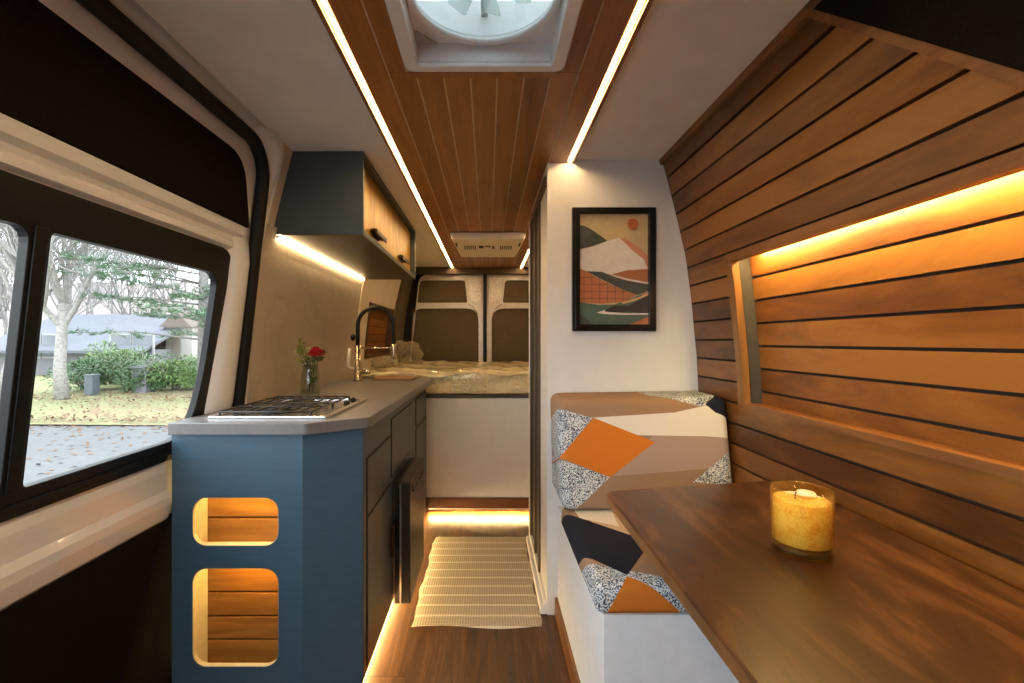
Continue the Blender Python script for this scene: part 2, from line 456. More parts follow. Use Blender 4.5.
for (x0, x1, y0, y1) in ((hx0 + .004, hx0 + .052, hy1 - .052, hy1 - .004),):
    b.prism([(x0, y0), (x0, y1), (x1, y1)], 1.903, 1.9075); 
obj('control_panel', b, plain('fan_controls', (.5, .52, .54), .4), t)

# ------------------------------------------------------------------ right wall of stained planks with a lit recess
NY0, NY1, NZ0, NZ1 = .30, 1.515, .912, 1.397
b = B()
zg = [1.784 - .0733 * k for k in range(0, 25)]
bands = [(1.7865, CEIL)] + [(zg[k + 1], zg[k]) for k in range(24)]
g = .0040
def plank(b, y0, y1, z0, z1, off=0.0, mi=0):
    b.prism([(y0, z0), (y1, z0), (y1, z1), (y0, z1)], off, off + .011, 'x', fx=wr, mi=mi)
for z0, z1 in bands:
    z0 = max(z0, 0); a, c = z0 + g, z1 - g
    if c <= NZ0 or a >= NZ1: plank(b, Y0, 1.8645, a, c)
    else:
        if c > NZ1: plank(b, Y0, 1.8645, NZ1 + .0, c); c = NZ1
        if a < NZ0: plank(b, Y0, 1.8645, a, NZ0); a = NZ0
        plank(b, Y0, NY0, a, c); plank(b, NY1, 1.8645, a, c)
b.prism([(Y0, 0), (1.95, 0), (1.95, CEIL + .03), (Y0, CEIL + .03)], .0105, .016, 'x', holes=[[(NY0, NZ0), (NY1, NZ0), (NY1, NZ1), (NY0, NZ1)]], fx=wr, cuts=KN, mi=1)
obj('wall_right', b, [M['wall_wood'], M['gap']], kind='structure')
b = B()
DEP = .052
for k in range(8):
    z1 = NZ1 + .008 - .0755 * k; z0 = z1 - .0755
    if z1 < NZ0: break
    b.prism([(NY0 - .01, max(z0 + g, NZ0 - .01)), (NY1 + .005, max(z0 + g, NZ0 - .01)), (NY1 + .005, min(z1 - g, NZ1 + .01)), (NY0 - .01, min(z1 - g, NZ1 + .01))], DEP, DEP + .01, 'x', fx=wr)
b.prism([(NY0 - .02, NZ0 - .02), (NY1 + .02, NZ0 - .02), (NY1 + .02, NZ1 + .02), (NY0 - .02, NZ1 + .02)], DEP + .009, DEP + .016, 'x', fx=wr, cuts=KN, mi=1)
b.prism([(NY1, NZ0), (NY1 + .006, NZ0), (NY1 + .006, NZ1), (NY1, NZ1)], .004, DEP + .01, 'x', fx=wr, cuts=KN, mi=2)
b.prism([(NY0 - .006, NZ0), (NY0, NZ0), (NY0, NZ1), (NY0 - .006, NZ1)], .004, DEP + .01, 'x', fx=wr, cuts=KN, mi=2)
for z in (NZ0 - .006, NZ1):
    b.prism([(NY0, z), (NY1, z), (NY1, z + .006), (NY0, z + .006)], .004, DEP + .01, 'x', fx=wr, mi=0)
obj('wall_recess', b, [M['wall_wood'], M['gap'], M['dark_reveal']], kind='structure')
b = B()
fw = .032
for (y0, y1, z0, z1, mi) in ((NY1 - .004, NY1 + fw, NZ0 - .004, NZ1 + .004, 1), (NY0 - fw, NY0 + .004, NZ0 - .004, NZ1 + .004, 1), (NY0 - fw, NY1 + fw, NZ0 - .016, NZ0 + .003, 0), (NY0 - fw, NY1 + fw, NZ1 - .013, NZ1 + .014, 0)):
    b.prism([(y0, z0), (y1, z0), (y1, z1), (y0, z1)], -.012, .012, 'x', fx=wr, cuts=KN if mi else (), mi=mi)
obj('trim_1', b, [M['trim_wood'], M['trim_wood_z']], kind='structure')
tz = NZ1 - .005
t = thing('led_strip', 'amber light strip glowing along the top of the recess in the plank wall', 'light strip', (wr(tz) + .019, (NY0 + NY1) / 2, tz))
b = B(); b.box(wr(tz) + .014, wr(tz) + .024, NY0 + .02, NY1 - .03, tz, tz + .004); obj('diffuser', b, M['led_niche'], t)
# cornice strip and the dark lining panel beside the cab
b = B(); b.prism([(Y0, CEIL - .022), (1.857, CEIL - .022), (1.857, CEIL - .001), (Y0, CEIL - .001)], -.014, .004, 'x', fx=wr)
obj('trim_2', b, M['trim_wood'], kind='structure')
pa = [(1.005, CEIL - .001), (.655, 1.503), (Y0, 1.503), (Y0, CEIL - .001)]
b = B(); b.prism(pa, -.014, -.0005, 'x', fx=wr, cuts=KN); obj('trim_3', b, M['black_felt'], kind='structure')
b = B()
d = Vector((.365, .357)).normalized(); nrm = Vector((d.y, -d.x)) * .018
b.prism([(1.005, CEIL - .002), (.655, 1.503), (.655 + nrm.x, 1.503 + nrm.y), (1.005 + nrm.x + .012, CEIL - .002)], -.010, -.0003, 'x', fx=wr, cuts=KN)
b.prism([(.655 + nrm.x, 1.503 + nrm.y), (.655, 1.503), (Y0, 1.503), (Y0, 1.485)], -.010, -.0003, 'x', fx=wr, cuts=KN)
obj('trim_4', b, M['trim_wood'], kind='structure')

# ------------------------------------------------------------------ bathroom box
BX = .243; BY0, BY1 = 1.86, 2.55
b = B()
out = [(BX, 0), (.8715, 0), (.8715, .7)] + [(wr(z) - .0005, z) for z in KN[1:]] + [(.7118, CEIL - .0005), (BX, CEIL - .0005)]
b.prism(out, BY0, BY0 + .02, 'y')
b.prism(out, BY1 - .02, BY1, 'y')
b.box(BX, BX + .02, BY0 + .02, 2.10, 0, CEIL - .0005)
b.box(BX, BX + .02, 2.10, BY1 - .02, 1.80, CEIL - .0005)
obj('wall_bathroom', b, M['wall_white'], kind='structure')
t = thing('door_2', None, None, (BX, 2.3, 0), kind='structure')
b = B(); b.box(BX - .012, BX + .012, 1.875, BY1, 1.757, 1.80, bev=.003); obj('header_rail', b, M['bronze'], t)
for y0, y1, dx in ((2.10, 2.13, 0), (2.29, 2.33, .002), (2.5, 2.535, 0)):
    b = B(); b.box(BX - .010 + dx, BX + .012 + dx, y0, y1, .05, 1.757, bev=.003); obj('door_post', b, M['bronze'], t)
b = B(); b.box(BX - .014, BX + .016, 2.536, 2.56, .0, 1.79, bev=.004); obj('door_jamb', b, plain('pale_jamb', (.75, .72, .66), .35), t)
b = B(); b.box(BX + .002, BX + .008, 2.12, 2.51, .05, 1.757); obj('door_screen', b, plain('screen_brown', (.05, .035, .022), .6), t)
b = B(); b.box(BX - .03, BX + .018, 1.861, 2.55, .001, .03, bev=.004); b.box(BX - .012, BX + .012, 1.861, 2.55, .03, .05, bev=.003); obj('threshold', b, M['wall_white'], t)

# framed landscape print
FYp = 1.858
s_ = F / 1.838
def pc(cx, cy, offx, offy, sc_, s): return ((offx + cx / sc_ - 488) / s, EYE - (offy + cy / sc_ - 341) / s)
A = lambda cx, cy: pc(cx, cy, 560, 195, 4.71, s_)
fx0, fz1 = A(54, 57); fx1, fz0 = A(456, 641)
fx0 += .004; fx1 -= .002
t = thing('picture_frame', 'black framed landscape print with white mountain and orange sun on white wall', 'picture', ((fx0 + fx1) / 2, FYp, (fz0 + fz1) / 2))
fwid = .030
ix0, ix1, iz0, iz1 = fx0 + fwid, fx1 - fwid, fz0 + fwid * .9, fz1 - fwid * .85
b = B()
for (dx, y0, y1) in ((0, FYp - .020, FYp), (.010, FYp - .026, FYp - .018)):
    b.prism([(fx0 + dx, fz0 + dx), (fx1 - dx, fz0 + dx), (fx1 - dx, fz1 - dx), (fx0 + dx, fz1 - dx)], y0, y1, 'y', holes=[[(ix0, iz0), (ix1, iz0), (ix1, iz1), (ix0, iz1)]], bev=.002)
obj('frame', b, plain('black_lacquer', (.005, .0045, .0045), .25, spec=.3), t)
AC = [((.50, .38, .20), 'sand'), ((.045, .058, .05), 'dark_green'), ((.66, .60, .54), 'snow'), ((.50, .20, .115), 'rose'), ((.36, .12, .03), 'rust'), ((.44, .15, .055), 'terracotta'), ((.06, .12, .085), 'green'), ((.02, .02, .02), 'ink'), ((.60, .36, .17), 'ochre'), ((.13, .05, .02), 'grid'), ((.42, .105, .025), 'sun')]
am = [plain('print_' + n, tuple(min(.9, v * 1.15) for v in c), .6, var=.06) for c, n in AC]
b = B(); lay = [0]
def art(pts, mi):
    q = []
    for p in pts:
        x, z = A(*p); q.append((min(max(x, ix0), ix1), min(max(z, iz0), iz1)))
    lay[0] += 1; y = FYp - .006 - .0003 * lay[0]
    b.prism(q, y, y + .0002, 'y', mi=mi)
b.box(ix0 - .004, ix1 + .004, FYp - .006, FYp - .004, iz0 - .004, iz1 + .004, mi=0)
art([(80, 138), (120, 142), (155, 160), (190, 185), (228, 213), (150, 240), (80, 252)], 1)
art([(285, 197), (330, 212), (385, 248), (420, 285), (440, 320), (440, 360), (330, 330), (280, 240)], 3)
art([(80, 255), (160, 240), (225, 214), (283, 197), (310, 222), (350, 262), (400, 300), (440, 345), (440, 352), (330, 352), (250, 372), (80, 350)], 2)
art([(245, 372), (320, 352), (440, 346), (440, 415), (340, 402)], 4)
art([(80, 342), (130, 360), (200, 402), (290, 440), (370, 468), (300, 502), (200, 512), (80, 505)], 5)
for i in range(6):
    x = 115 + 37 * i; art([(x, 352 + 14 * i), (x + 2.4, 352 + 14 * i), (x + 2.4, 506), (x, 506)], 9)
for y, xe in ((385, 165), (418, 225), (452, 320), (485, 335)): art([(84, y), (xe, y), (xe, y + 2.4), (84, y + 2.4)], 9)
art([(125, 357), (200, 360), (260, 385), (320, 402), (440, 420), (440, 452), (370, 470), (290, 440), (210, 400)], 1)
art([(245, 372), (320, 392), (440, 410), (440, 417), (320, 400), (255, 378)], 2)
art([(80, 503), (180, 517), (260, 515), (440, 455), (440, 640), (80, 640)], 6)
art([(80, 560), (120, 575), (160, 640), (80, 640)], 1)
art([(180, 555), (260, 520), (330, 520), (440, 470), (440, 560), (330, 550)], 7)
art([(290, 505), (380, 478), (440, 455), (440, 472), (350, 500), (300, 512)], 8)
art([(175, 553), (215, 541), (215, 549), (300, 556), (440, 556), (440, 563), (300, 564), (205, 560)], 2)
art([(330, 610), (380, 590), (440, 572), (440, 640), (300, 640)], 5)
sx, sz = 346, 134
art([(sx + 26 * math.cos(a * math.pi / 14), sz + 26 * math.sin(a * math.pi / 14)) for a in range(28)], 10)
obj('print', b, am, t)
b = B(); b.box(ix0 - .003, ix1 + .003, FYp - .0172, FYp - .0162, iz0 - .003, iz1 + .003); obj('glazing', b, clear_glass('picture_glass', (1, 1, 1), .02, .5), t)

# ------------------------------------------------------------------ left wall, backsplash, rear
b = B()
LNY0, LNY1, LNZ0, LNZ1 = 3.32, 4.18, .99, 1.405
b.prism([(1.70, 0), (4.7, 0), (4.7, CEIL), (1.70, CEIL)], -.03, 0, 'x', holes=[[(LNY0, LNZ0), (LNY1, LNZ0), (LNY1, LNZ1), (LNY0, LNZ1)]], fx=wl, cuts=KN)
obj('wall_left', b, M['cream'], kind='structure')
b = B()
for k in range(7):
    z0 = LNZ0 + k * .062; z1 = min(z0 + .062, LNZ1 + .004)
    if z0 > LNZ1: break
    b.prism([(LNY0 - .01, z0 + .002), (LNY1 + .01, z0 + .002), (LNY1 + .01, z1 - .002), (LNY0 - .01, z1 - .002)], -.05, -.04, 'x', fx=wl)
b.prism([(LNY0 - .02, LNZ0 - .02), (LNY1 + .02, LNZ0 - .02), (LNY1 + .02, LNZ1 + .02), (LNY0 - .02, LNZ1 + .02)], -.056, -.049, 'x', fx=wl, cuts=KN, mi=1)
for (y0, y1, z0, z1) in ((LNY0, LNY0 + .03, LNZ0, LNZ1), (LNY1 - .03, LNY1, LNZ0, LNZ1), (LNY0, LNY1, LNZ0, LNZ0 + .02), (LNY0, LNY1, LNZ1 - .03, LNZ1)):
    b.prism([(y0, z0), (y1, z0), (y1, z1), (y0, z1)], -.048, .006, 'x', fx=wl, mi=2)
obj('wall_left_recess', b, [M['wall_wood'], M['gap'], M['trim_wood_x']], kind='structure')
b = B(); b.prism([(1.705, .86), (3.03, .86), (3.03, 1.56), (1.705, 1.56)], .0005, .014, 'x', fx=wl, cuts=KN); obj('wall_backsplash', b, M['marble'], kind='structure')
b = B(); b.prism([(3.031, .86), (3.046, .86), (3.046, 1.56), (3.031, 1.56)], .0005, .02, 'x', fx=wl, cuts=KN); obj('trim_5', b, M['cream'], kind='structure')
b = B(); b.prism([(4.22, .4), (4.64, .4), (4.64, CEIL), (4.22, CEIL)], .0005, .03, 'x', fx=wl, cuts=KN)
b.prism([(4.22, .4), (4.64, .4), (4.64, CEIL), (4.22, CEIL)], -.03, -.0005, 'x', fx=wr, cuts=KN)
b.box(-.78, .72, 4.53, 4.60, 1.79, CEIL - .0005)
obj('trim_6', b, M['pillar_felt'], kind='structure')
b = B(); b.prism([(2.55, 0), (4.7, 0), (4.7, CEIL), (2.55, CEIL)], 0, .03, 'x', fx=wr, cuts=KN); obj('wall_right_rear', b, M['cream'], kind='structure')
b = B(); b.prism([(-1.02, -.03), (.92, -.03), (.92, CEIL + .03), (-1.02, CEIL + .03)], Y0 - .02, Y0, 'y', holes=[rrect(-.92, -.22, .80, 1.76, .10)]); obj('wall_light_block', b, plain('light_block_grey', (.22, .20, .19), .9), kind='structure')  # unseen wall added to hold back frontal daylight, opening kept to the left
b = B(); b.prism([(Y0, -.03), (-.541, -.03), (-.541, CEIL + .03), (Y0, CEIL + .03)], -.03, 0, 'x', holes=[rrect(Y0 + .06, -.58, .74, 1.60, .06)], fx=xd_); obj('wall_cab_added', b, M['wall_white'], kind='structure')  # unseen side wall added, its opening there to let in more daylight
b = B(); b.box(-.95, .9, 4.68, 4.70, 0, CEIL); obj('wall_back', b, plain('rear_dark', (.02, .016, .012), .9), kind='structure')
# rear doors
RY = 4.61; rs = F / RY
def rd(px, py): return ((px - 488) / rs, EYE - (py - 341) / rs)
def rear_door(n, m):
    mx = (lambda x: x) if m > 0 else (lambda x: -.06 - x)
    t = thing('door_%d' % n, None, None, (mx(-.4), RY, 0), kind='structure')
    P = lambda l: [(mx(x), z) for x, z in l]
    lo = rpoly([(-.79, .5), (-.098, .5), (-.098, 1.448), (-.755, 1.448)], [.02, .02, .13, .09])
    upn = rpoly([(-.72, 1.508), (-.21, 1.508), (-.235, 1.735), (-.69, 1.735)], [.03, .02, .03, .04])
    outl = rpoly([(-.835, .45), (-.046, .45), (-.046, 1.795), (-.70, 1.795)], [.02, .01, .02, .1])
    b = B(); b.prism(P(outl), RY, RY + .03, 'y', holes=[P(lo), P(upn)], bev=.006)
    obj('door_shell', b, M['metal_white'], t)
    b = B(); b.prism(P(rpoly([(-.81, .47), (-.08, .47), (-.08, 1.47), (-.77, 1.47)], .05)), RY + .022, RY + .032, 'y'); obj('lower_panel', b, M['brown_felt'], t)
    b = B(); b.prism(P(rpoly([(-.74, 1.49), (-.19, 1.49), (-.22, 1.75), (-.70, 1.75)], .03)), RY + .022, RY + .032, 'y'); obj('upper_panel', b, M['brown_felt'], t)
    b = B()
    b.prism(P(rpoly([(-.19, 1.53), (-.065, 1.50), (-.065, 1.77), (-.20, 1.76)], .02)), RY - .012, RY + .002, 'y', bev=.005)
    b.tube([(mx(-.20), RY - .004, 1.50), (mx(-.14), RY - .012, 1.47), (mx(-.105), RY - .01, 1.40)], .012, 8)
    obj('hinge_plate', b, plain('glossy_metal', (.72, .68, .62), .12, nscale=60, var=.2, coat=.5, bump=.3), t)
rear_door(3, 1); rear_door(4, -1)
b = B(); b.box(-.047, -.013, 4.58, 4.64, .4, 1.80, bev=.006); obj('trim_7', b, M['rubber'], kind='structure')

# ------------------------------------------------------------------ sliding door with window (left)
xd = lambda z: -.975 + .1135 * (z - .6)
def DP(px, py):                       # a point of the door plane seen at this pixel -> (y, z)
    r = (341 - py) / (488 - px)
    x0 = -xd(EYE); dz = x0 * r / (1 + .1135 * r)
    return (F * -xd(EYE + dz) / (488 - px), EYE + dz)
t = thing('door_1', None, None, (-.97, .8, 0), kind='structure')
DY0 = -.54; DY1 = 1.672
wz0, wz1 = .765, 1.428
wy = 1.545; DT = CEIL + .02
wout = rpoly([(DY0 + .07, wz0), (1.475, wz0), (1.535, 1.0), (wy + .02, wz1), (DY0 + .07, wz1)], [.03, .12, .1, .07, .03], 8)
upo = rpoly([(DY0 + .12, 1.525), (1.640, 1.525), (1.560, 1.752), (DY0 + .12, 1.752)], [.02, .012, .09, .02], 8)
b = B()
b.prism([(DY0, .0), (1.70, .0), (1.70, DT), (DY0, DT)], -.035, 0, 'x', holes=[wout], fx=xd, cuts=())
# folded sills and ribs of the door skin
def ext(b, prof, y0, y1, mi=0):
    tb = bmesh.new()
    A_ = [tb.verts.new((xd(z) + o, y0, z)) for o, z in prof]; D_ = [tb.verts.new((xd(z) + o, y1, z)) for o, z in prof]
    for k in range(len(prof) - 1): tb.faces.new((A_[k], A_[k + 1], D_[k + 1], D_[k]))
    tb.faces.new(A_); tb.faces.new(D_[::-1])
    bmesh.ops.recalc_face_normals(tb, faces=tb.faces); b._merge(tb, mi)
ext(b, [(-.001, .760), (.004, .755), (.010, .735), (.013, .70), (.016, .680), (.030, .662), (.033, .640), (.030, .60), (.02, .588), (-.001, .585)], DY0, 1.346)
ext(b, [(-.001, 1.524), (.012, 1.522), (.018, 1.51), (.018, 1.49), (.006, 1.478), (.002, 1.466), (.010, 1.458), (.012, 1.44), (-.001, 1.432)], DY0, 1.60)
tb = bmesh.new(); rows = []
for k in range(15):
    z = .80 + k * .05
    y0 = 1.485 + .06 * min(1, max(0, (z - .8) / .5)); row = []
    h = .034 * min(1, (k + .3) / 2, (14.3 - k) / 2)
    for j in range(9):
        a = math.pi * j / 8; row.append(tb.verts.new((xd(z) + h * math.sin(a) ** .8 - .001, y0 + (1.660 - y0) * (1 - math.cos(a)) / 2, z)))
    rows.append(row)
for A_, D_ in zip(rows, rows[1:]):
    for j in range(8): tb.faces.new((A_[j], A_[j + 1], D_[j + 1], D_[j]))
bmesh.ops.recalc_face_normals(tb, faces=tb.faces); b._merge(tb, 0, True)
obj('door_shell', b, M['paint'], t)
b = B(); b.prism(upo, .001, .012, 'x', fx=xd, bev=.003); obj('upper_panel', b, M['black_felt'], t)
b = B(); b.prism([(DY0, .0), (DY1 - .02, .0), (DY1 - .02, .590), (DY0, .590)], .001, .030, 'x', fx=xd); obj('lower_panel', b, M['black_felt'], t)
gy = 1.462
pane_r = rpoly([(.922, .822), (1.425, .822), (1.475, 1.0), (1.490, 1.340), (.922, 1.340)], [.012, .10, .1, .05, .012], 8)
pane_l = rpoly([(-.32, .822), (.878, .822), (.878, 1.340), (-.32, 1.340)], .03)  # left pane lengthened out of view to bring in more daylight
b = B(); b.prism(wout, -.014, .008, 'x', holes=[pane_r, pane_l], fx=xd, bev=.002)
b.prism([(.886, .815), (.914, .815), (.914, 1.345), (.886, 1.345)], .007, .012, 'x', fx=xd, bev=.002)
b.prism([(-.3, .784), (1.44, .784), (1.44, .796), (-.3, .796)], .007, .014, 'x', fx=xd, bev=.004)
wf = obj('window_frame', b, M['black_plastic'], t)
for pn in (pane_r, pane_l):
    b = B(); b.prism(rpoly([(min(p[0] for p in pn) - .01, .812), (max(p[0] for p in pn) + .01, .812), (max(p[0] for p in pn) + .01, 1.35), (min(p[0] for p in pn) - .01, 1.35)], .03), -.010, -.006, 'x', fx=xd)
    obj('window_pane', b, M['glass'], wf)
# body opening: seal and painted flange round the door
path = [(DY0, 1.823)] + [(1.55 + .125 * math.sin(R(a)), 1.698 + .125 * math.cos(R(a))) for a in range(0, 91, 9)] + [(1.676, z / 100) for z in range(160, -1, -20)]
b = B(); b.tube([(xd(z) + .020, y, z) for y, z in path], .023, 12); tb_ = [(DY0, 1.79), (1.55, 1.79), (1.60, 1.76), (1.64, 1.70), (1.655, 1.6), (1.655, 0), (1.80, 0), (1.80, CEIL + .03), (DY0, CEIL + .03)]
b.prism(tb_, -.06, -.038, 'x', fx=xd)
obj('trim_8', b, M['rubber'], kind='structure')
b = B()
tb = bmesh.new(); r0, r1, r2 = [], [], []
for y, z in path:
    d = 1 if z < 1.70 else 0
    ang = 0
    if y <= 1.55: oy, oz = 0, 1
    elif z >= 1.698: oy, oz = (y - 1.55) / .125, (z - 1.698) / .125
    else: oy, oz = 1, 0
    ya, za = y + oy * .012, z + oz * .006
    yb_, zb_ = y + oy * .032, z + oz * .045
    r0.append(tb.verts.new((xd(za) + .002, ya, za)))
    r1.append(tb.verts.new((xd(za) + .034, ya + oy * .006, za + oz * .012)))
    if oz > .99: e = (-.764, yb_, CEIL + .002)
    else:
        zz = min(zb_, CEIL); e = (max(wl(zz) + .006 * oy, -.93), 1.709 + .0 * oy if oy > .3 else yb_, zz)
    if 0 < oy < .999 and oz > 0: e = (wl(min(zb_ + .02, CEIL)) + .004, 1.60 + .11 * oy, min(zb_ + .02 * oz, CEIL))
    r2.append(tb.verts.new(e))
for A_, D_ in ((r0, r1), (r1, r2)):
    for k in range(len(A_) - 1):
        q = (A_[k], A_[k + 1], D_[k + 1], D_[k]); tb.faces.new(q)
# corner infill between the curved flange and the ceiling
c0 = tb.verts.new((-.764, 1.72, CEIL + .002))
for k in range(len(path) - 1):
    if path[k][1] > 1.69 and path[k + 1][1] > 1.59:
        try: tb.faces.new((r2[k], r2[k + 1], c0))
        except ValueError: pass
bmesh.ops.recalc_face_normals(tb, faces=tb.faces); b._merge(tb, 0, True)
obj('trim_9', b, plain('flange_paint', (.70, .68, .66), .3, nscale=8, var=.03, coat=.2), kind='structure')

# ------------------------------------------------------------------ kitchen base cabinet
CZ = .88; CT = .034
KX = -.395
k = thing('kitchen_cabinet', 'slate blue kitchen base cabinet with two glowing cubbies in its end', 'cabinet', (-.66, 2.1, 0))
cub = [rrect(-.877, -.622, .512, .655, .042, 8), rrect(-.877, -.622, .153, .445, .042, 8)]
b = B(); b.prism([(-.938, .0), (-.550, .0), (-.550, CZ - CT), (-.938, CZ - CT)], 1.350, 1.366, 'y', holes=cub)
obj('end_panel', b, M['blue'], k)
b = B(); b.prism([(-.5495, 1.350), (KX, 1.437), (KX - .012, 1.452), (-.558, 1.366)], .0, CZ - CT, 'z'); obj('angled_panel', b, M['blue'], k)
birch = plain('birch_edge', (.55, .50, .40), .5)
for (x0, x1, z0, z1), rows_ in (((-.877, -.622, .512, .655), [.492, .567, .642, .705]), ((-.877, -.622, .153, .445), [.095, .1855, .259, .334, .411, .478])):
    b = B()
    b.prism(rrect(x0 - .0004, x1 + .0004, z0 - .0004, z1 + .0004, .042, 8), 1.3512, 1.3655, 'y', holes=[rrect(x0 + .0012, x1 - .0012, z0 + .0012, z1 - .0012, .041, 8)])
    za, zc_ = rows_[0], rows_[-1]
    ring_o = [(x0 - .006, za - .006), (x1 + .03, za - .006), (x1 + .03, zc_ + .006), (x0 - .006, zc_ + .006)]; ring_i = [(x0 - .0005, za), (x1 + .024, za), (x1 + .024, zc_), (x0 - .0005, zc_)]
    b.prism(ring_o, 1.3665, 1.424, 'y', holes=[ring_i]); lin = obj('cubby_lining', b, birch, k)
    b = B()
    for z, zt_ in zip(rows_, rows_[1:]):
        b.box(x0 - .004, x1 + .028, 1.4245, 1.434, z + (.003 if z != rows_[0] else -.003), zt_ - .003, bev=.0015)
    b.box(x0 - .004, x1 + .028, 1.4345, 1.437, rows_[0], rows_[-1], mi=1)
    obj('cubby_back', b, [M['cubby_wood'], M['gap']], k)
    b = B(); b.box(x0 + .06, x1 + .01, 1.369, 1.381, zc_ - .010, zc_ - .002); obj('cubby_light', b, M['led_cubby'], k)
YE = 2.925
b = B()
b.box(KX - .02, KX - .003, 1.452, YE, .035, CZ - CT)
b.box(-.92, KX - .02, YE - .016, YE, .035, CZ - CT)
b.box(-.90, KX - .09, 1.46, YE - .02, 0, .034)
obj('face_frame', b, M['blue_face_shaded'], k)
def front(nm, y0, y1, z0, z1, par=k):
    b = B(); b.box(KX - .003, KX + .001, y0 + .004, y1 - .004, z0 + .004, z1 - .004, bev=.0015)
    # dark joint behind the edge of the front
    return obj(nm, b, M['blue_face_shaded'], par)
b = B()
for (y0, y1, z0, z1) in ((1.49, 1.85, .545, .735), (1.49, 1.85, .06, .54), (1.865, 2.36, .56, .80), (2.50, 2.88, .06, .635), (2.50, 2.88, .65, .80)):
    b.box(KX - .0035, KX - .0012, y0 - .002, y1 + .002, z0 - .002, z1 + .002)
obj('shadow_gap', b, M['gap'], k)
front('drawer_front', 1.49, 1.85, .545, .735); d1 = front('cabinet_door', 1.49, 1.85, .06, .54)
front('drawer_front', 1.865, 2.36, .56, .80); front('cabinet_door', 2.50, 2.88, .06, .635); front('drawer_front', 2.50, 2.88, .65, .80)
b = B(); b.box(KX + .001, KX + .018, 1.826, 1.842, .25, .375, bev=.004); obj('pull_handle', b, M['pull'], d1)
led('amber light strip along the toe kick below the kitchen cabinet', KX - .046, KX - .028, 1.46, YE - .03, .022, .034, 'led_amber')

b = B()
b.prism(rpoly([(-.934, 1.325), (-.530, 1.325), (-.374, 1.435), (-.354, 2.935), (-.915, 2.935), (-.915, 1.72), (-.934, 1.68)], [.004, .01, .01, .006, 0, 0, 0]), CZ - CT, CZ, 'z', bev=.002)
obj('countertop', b, M['counter'], loc=(-.6, 2.1, CZ), label='grey laminate countertop with clipped corner along the left wall', cat='countertop')

# cooktop
t = thing('cooktop', 'stainless two burner gas cooktop with black grates set in the countertop', 'cooktop', (-.68, 1.63, CZ))
x0, x1, y0, y1 = -.872, -.487, 1.402, 1.855
b = B()
b.prism(rrect(x0, x1, y0, y1, .02), CZ + .0005, CZ + .008, 'z', holes=[rrect(x0 + .022, x1 - .022, y0 + .018, y1 - .022, .03)], bev=.002)
b.box(x0 + .01, x1 - .01, y0 + .01, y1 - .01, CZ + .0008, CZ + .0025)
obj('tray', b, M['steel'], t)
for by in (1.53, 1.735):
    b = B(); b.lathe([(0, CZ + .0030), (.05, CZ + .0032), (.052, CZ + .008), (.036, CZ + .010), (.036, CZ + .016), (0, CZ + .018)], x0 + .165, by)
    obj('burner', b, [M['cast_iron']], t)
for gy0, gy1 in ((y0 + .028, 1.628), (1.636, y1 - .028)):
    b = B(); zg0 = CZ + .017
    gx0, gx1 = x0 + .028, x1 - .070
    P = [(gx0, gy0, zg0), (gx1, gy0, zg0), (gx1, gy1, zg0), (gx0, gy1, zg0)]
    b.tube(P, .0032, 8, closed=True)
    nb = 8
    for i in range(1, nb):
        x = gx0 + (gx1 - gx0) * i / nb; b.tube([(x, gy0, zg0), (x, gy1, zg0)], .0026, 8)
    b.tube([(gx0, (gy0 + gy1) / 2, zg0 + .003), (gx1, (gy0 + gy1) / 2, zg0 + .003)], .0026, 8)
    for px_ in (gx0, gx1):
        for py_ in (gy0, gy1): b.tube([(px_, py_, CZ + .0028), (px_, py_, zg0)], .004, 8)
    obj('grate', b, M['cast_iron'], t)
for ky in (1.715, 1.80):
    b = B(); b.lathe([(0, CZ + .0025), (.012, CZ + .0025), (.011, CZ + .012), (.009, CZ + .014), (0, CZ + .0145)], x1 - .045, ky); b.box(x1 - .047, x1 - .043, ky - .010, ky + .010, CZ + .012, CZ + .017, bev=.0015)
    obj('knob', b, M['black_plastic'], t)

# vase, rose and greenery
vx, vy = -.776, 1.985
b = B(); b.lathe([(0, CZ + .0008), (.040, CZ + .0008), (.043, CZ + .006), (.042, CZ + .07), (.036, CZ + .105), (.033, CZ + .118), (.037, CZ + .136), (.0345, CZ + .136), (.0305, CZ + .118), (.0335, CZ + .103), (.039, CZ + .07), (.039, CZ + .012), (0, CZ + .010)], vx, vy, 32)
obj('glass_vase', b, M['vase_glass'], loc=(vx, vy, CZ), label='small clear glass jar vase of flowers on the countertop behind the cooktop', cat='vase')
leafm = plain('leaf_green', (.075, .11, .025), .5, var=.35); leafy = plain('leaf_yellow_green', (.20, .22, .035), .5, var=.3); stemm = plain('stem_green', (.06, .085, .03), .55)
rose = thing('rose', 'red rose standing in the glass vase', 'flower', (vx + .012, vy, CZ + .014))
rx, ry, rz = vx + .030, vy - .012, CZ + .192
b = B(); b.tube([(vx + .012, vy, CZ + .014), (vx + .014, vy, CZ + .09), (rx - .004, ry, rz - .02)], .0026, 8); obj('stem', b, stemm, rose)
b = B()
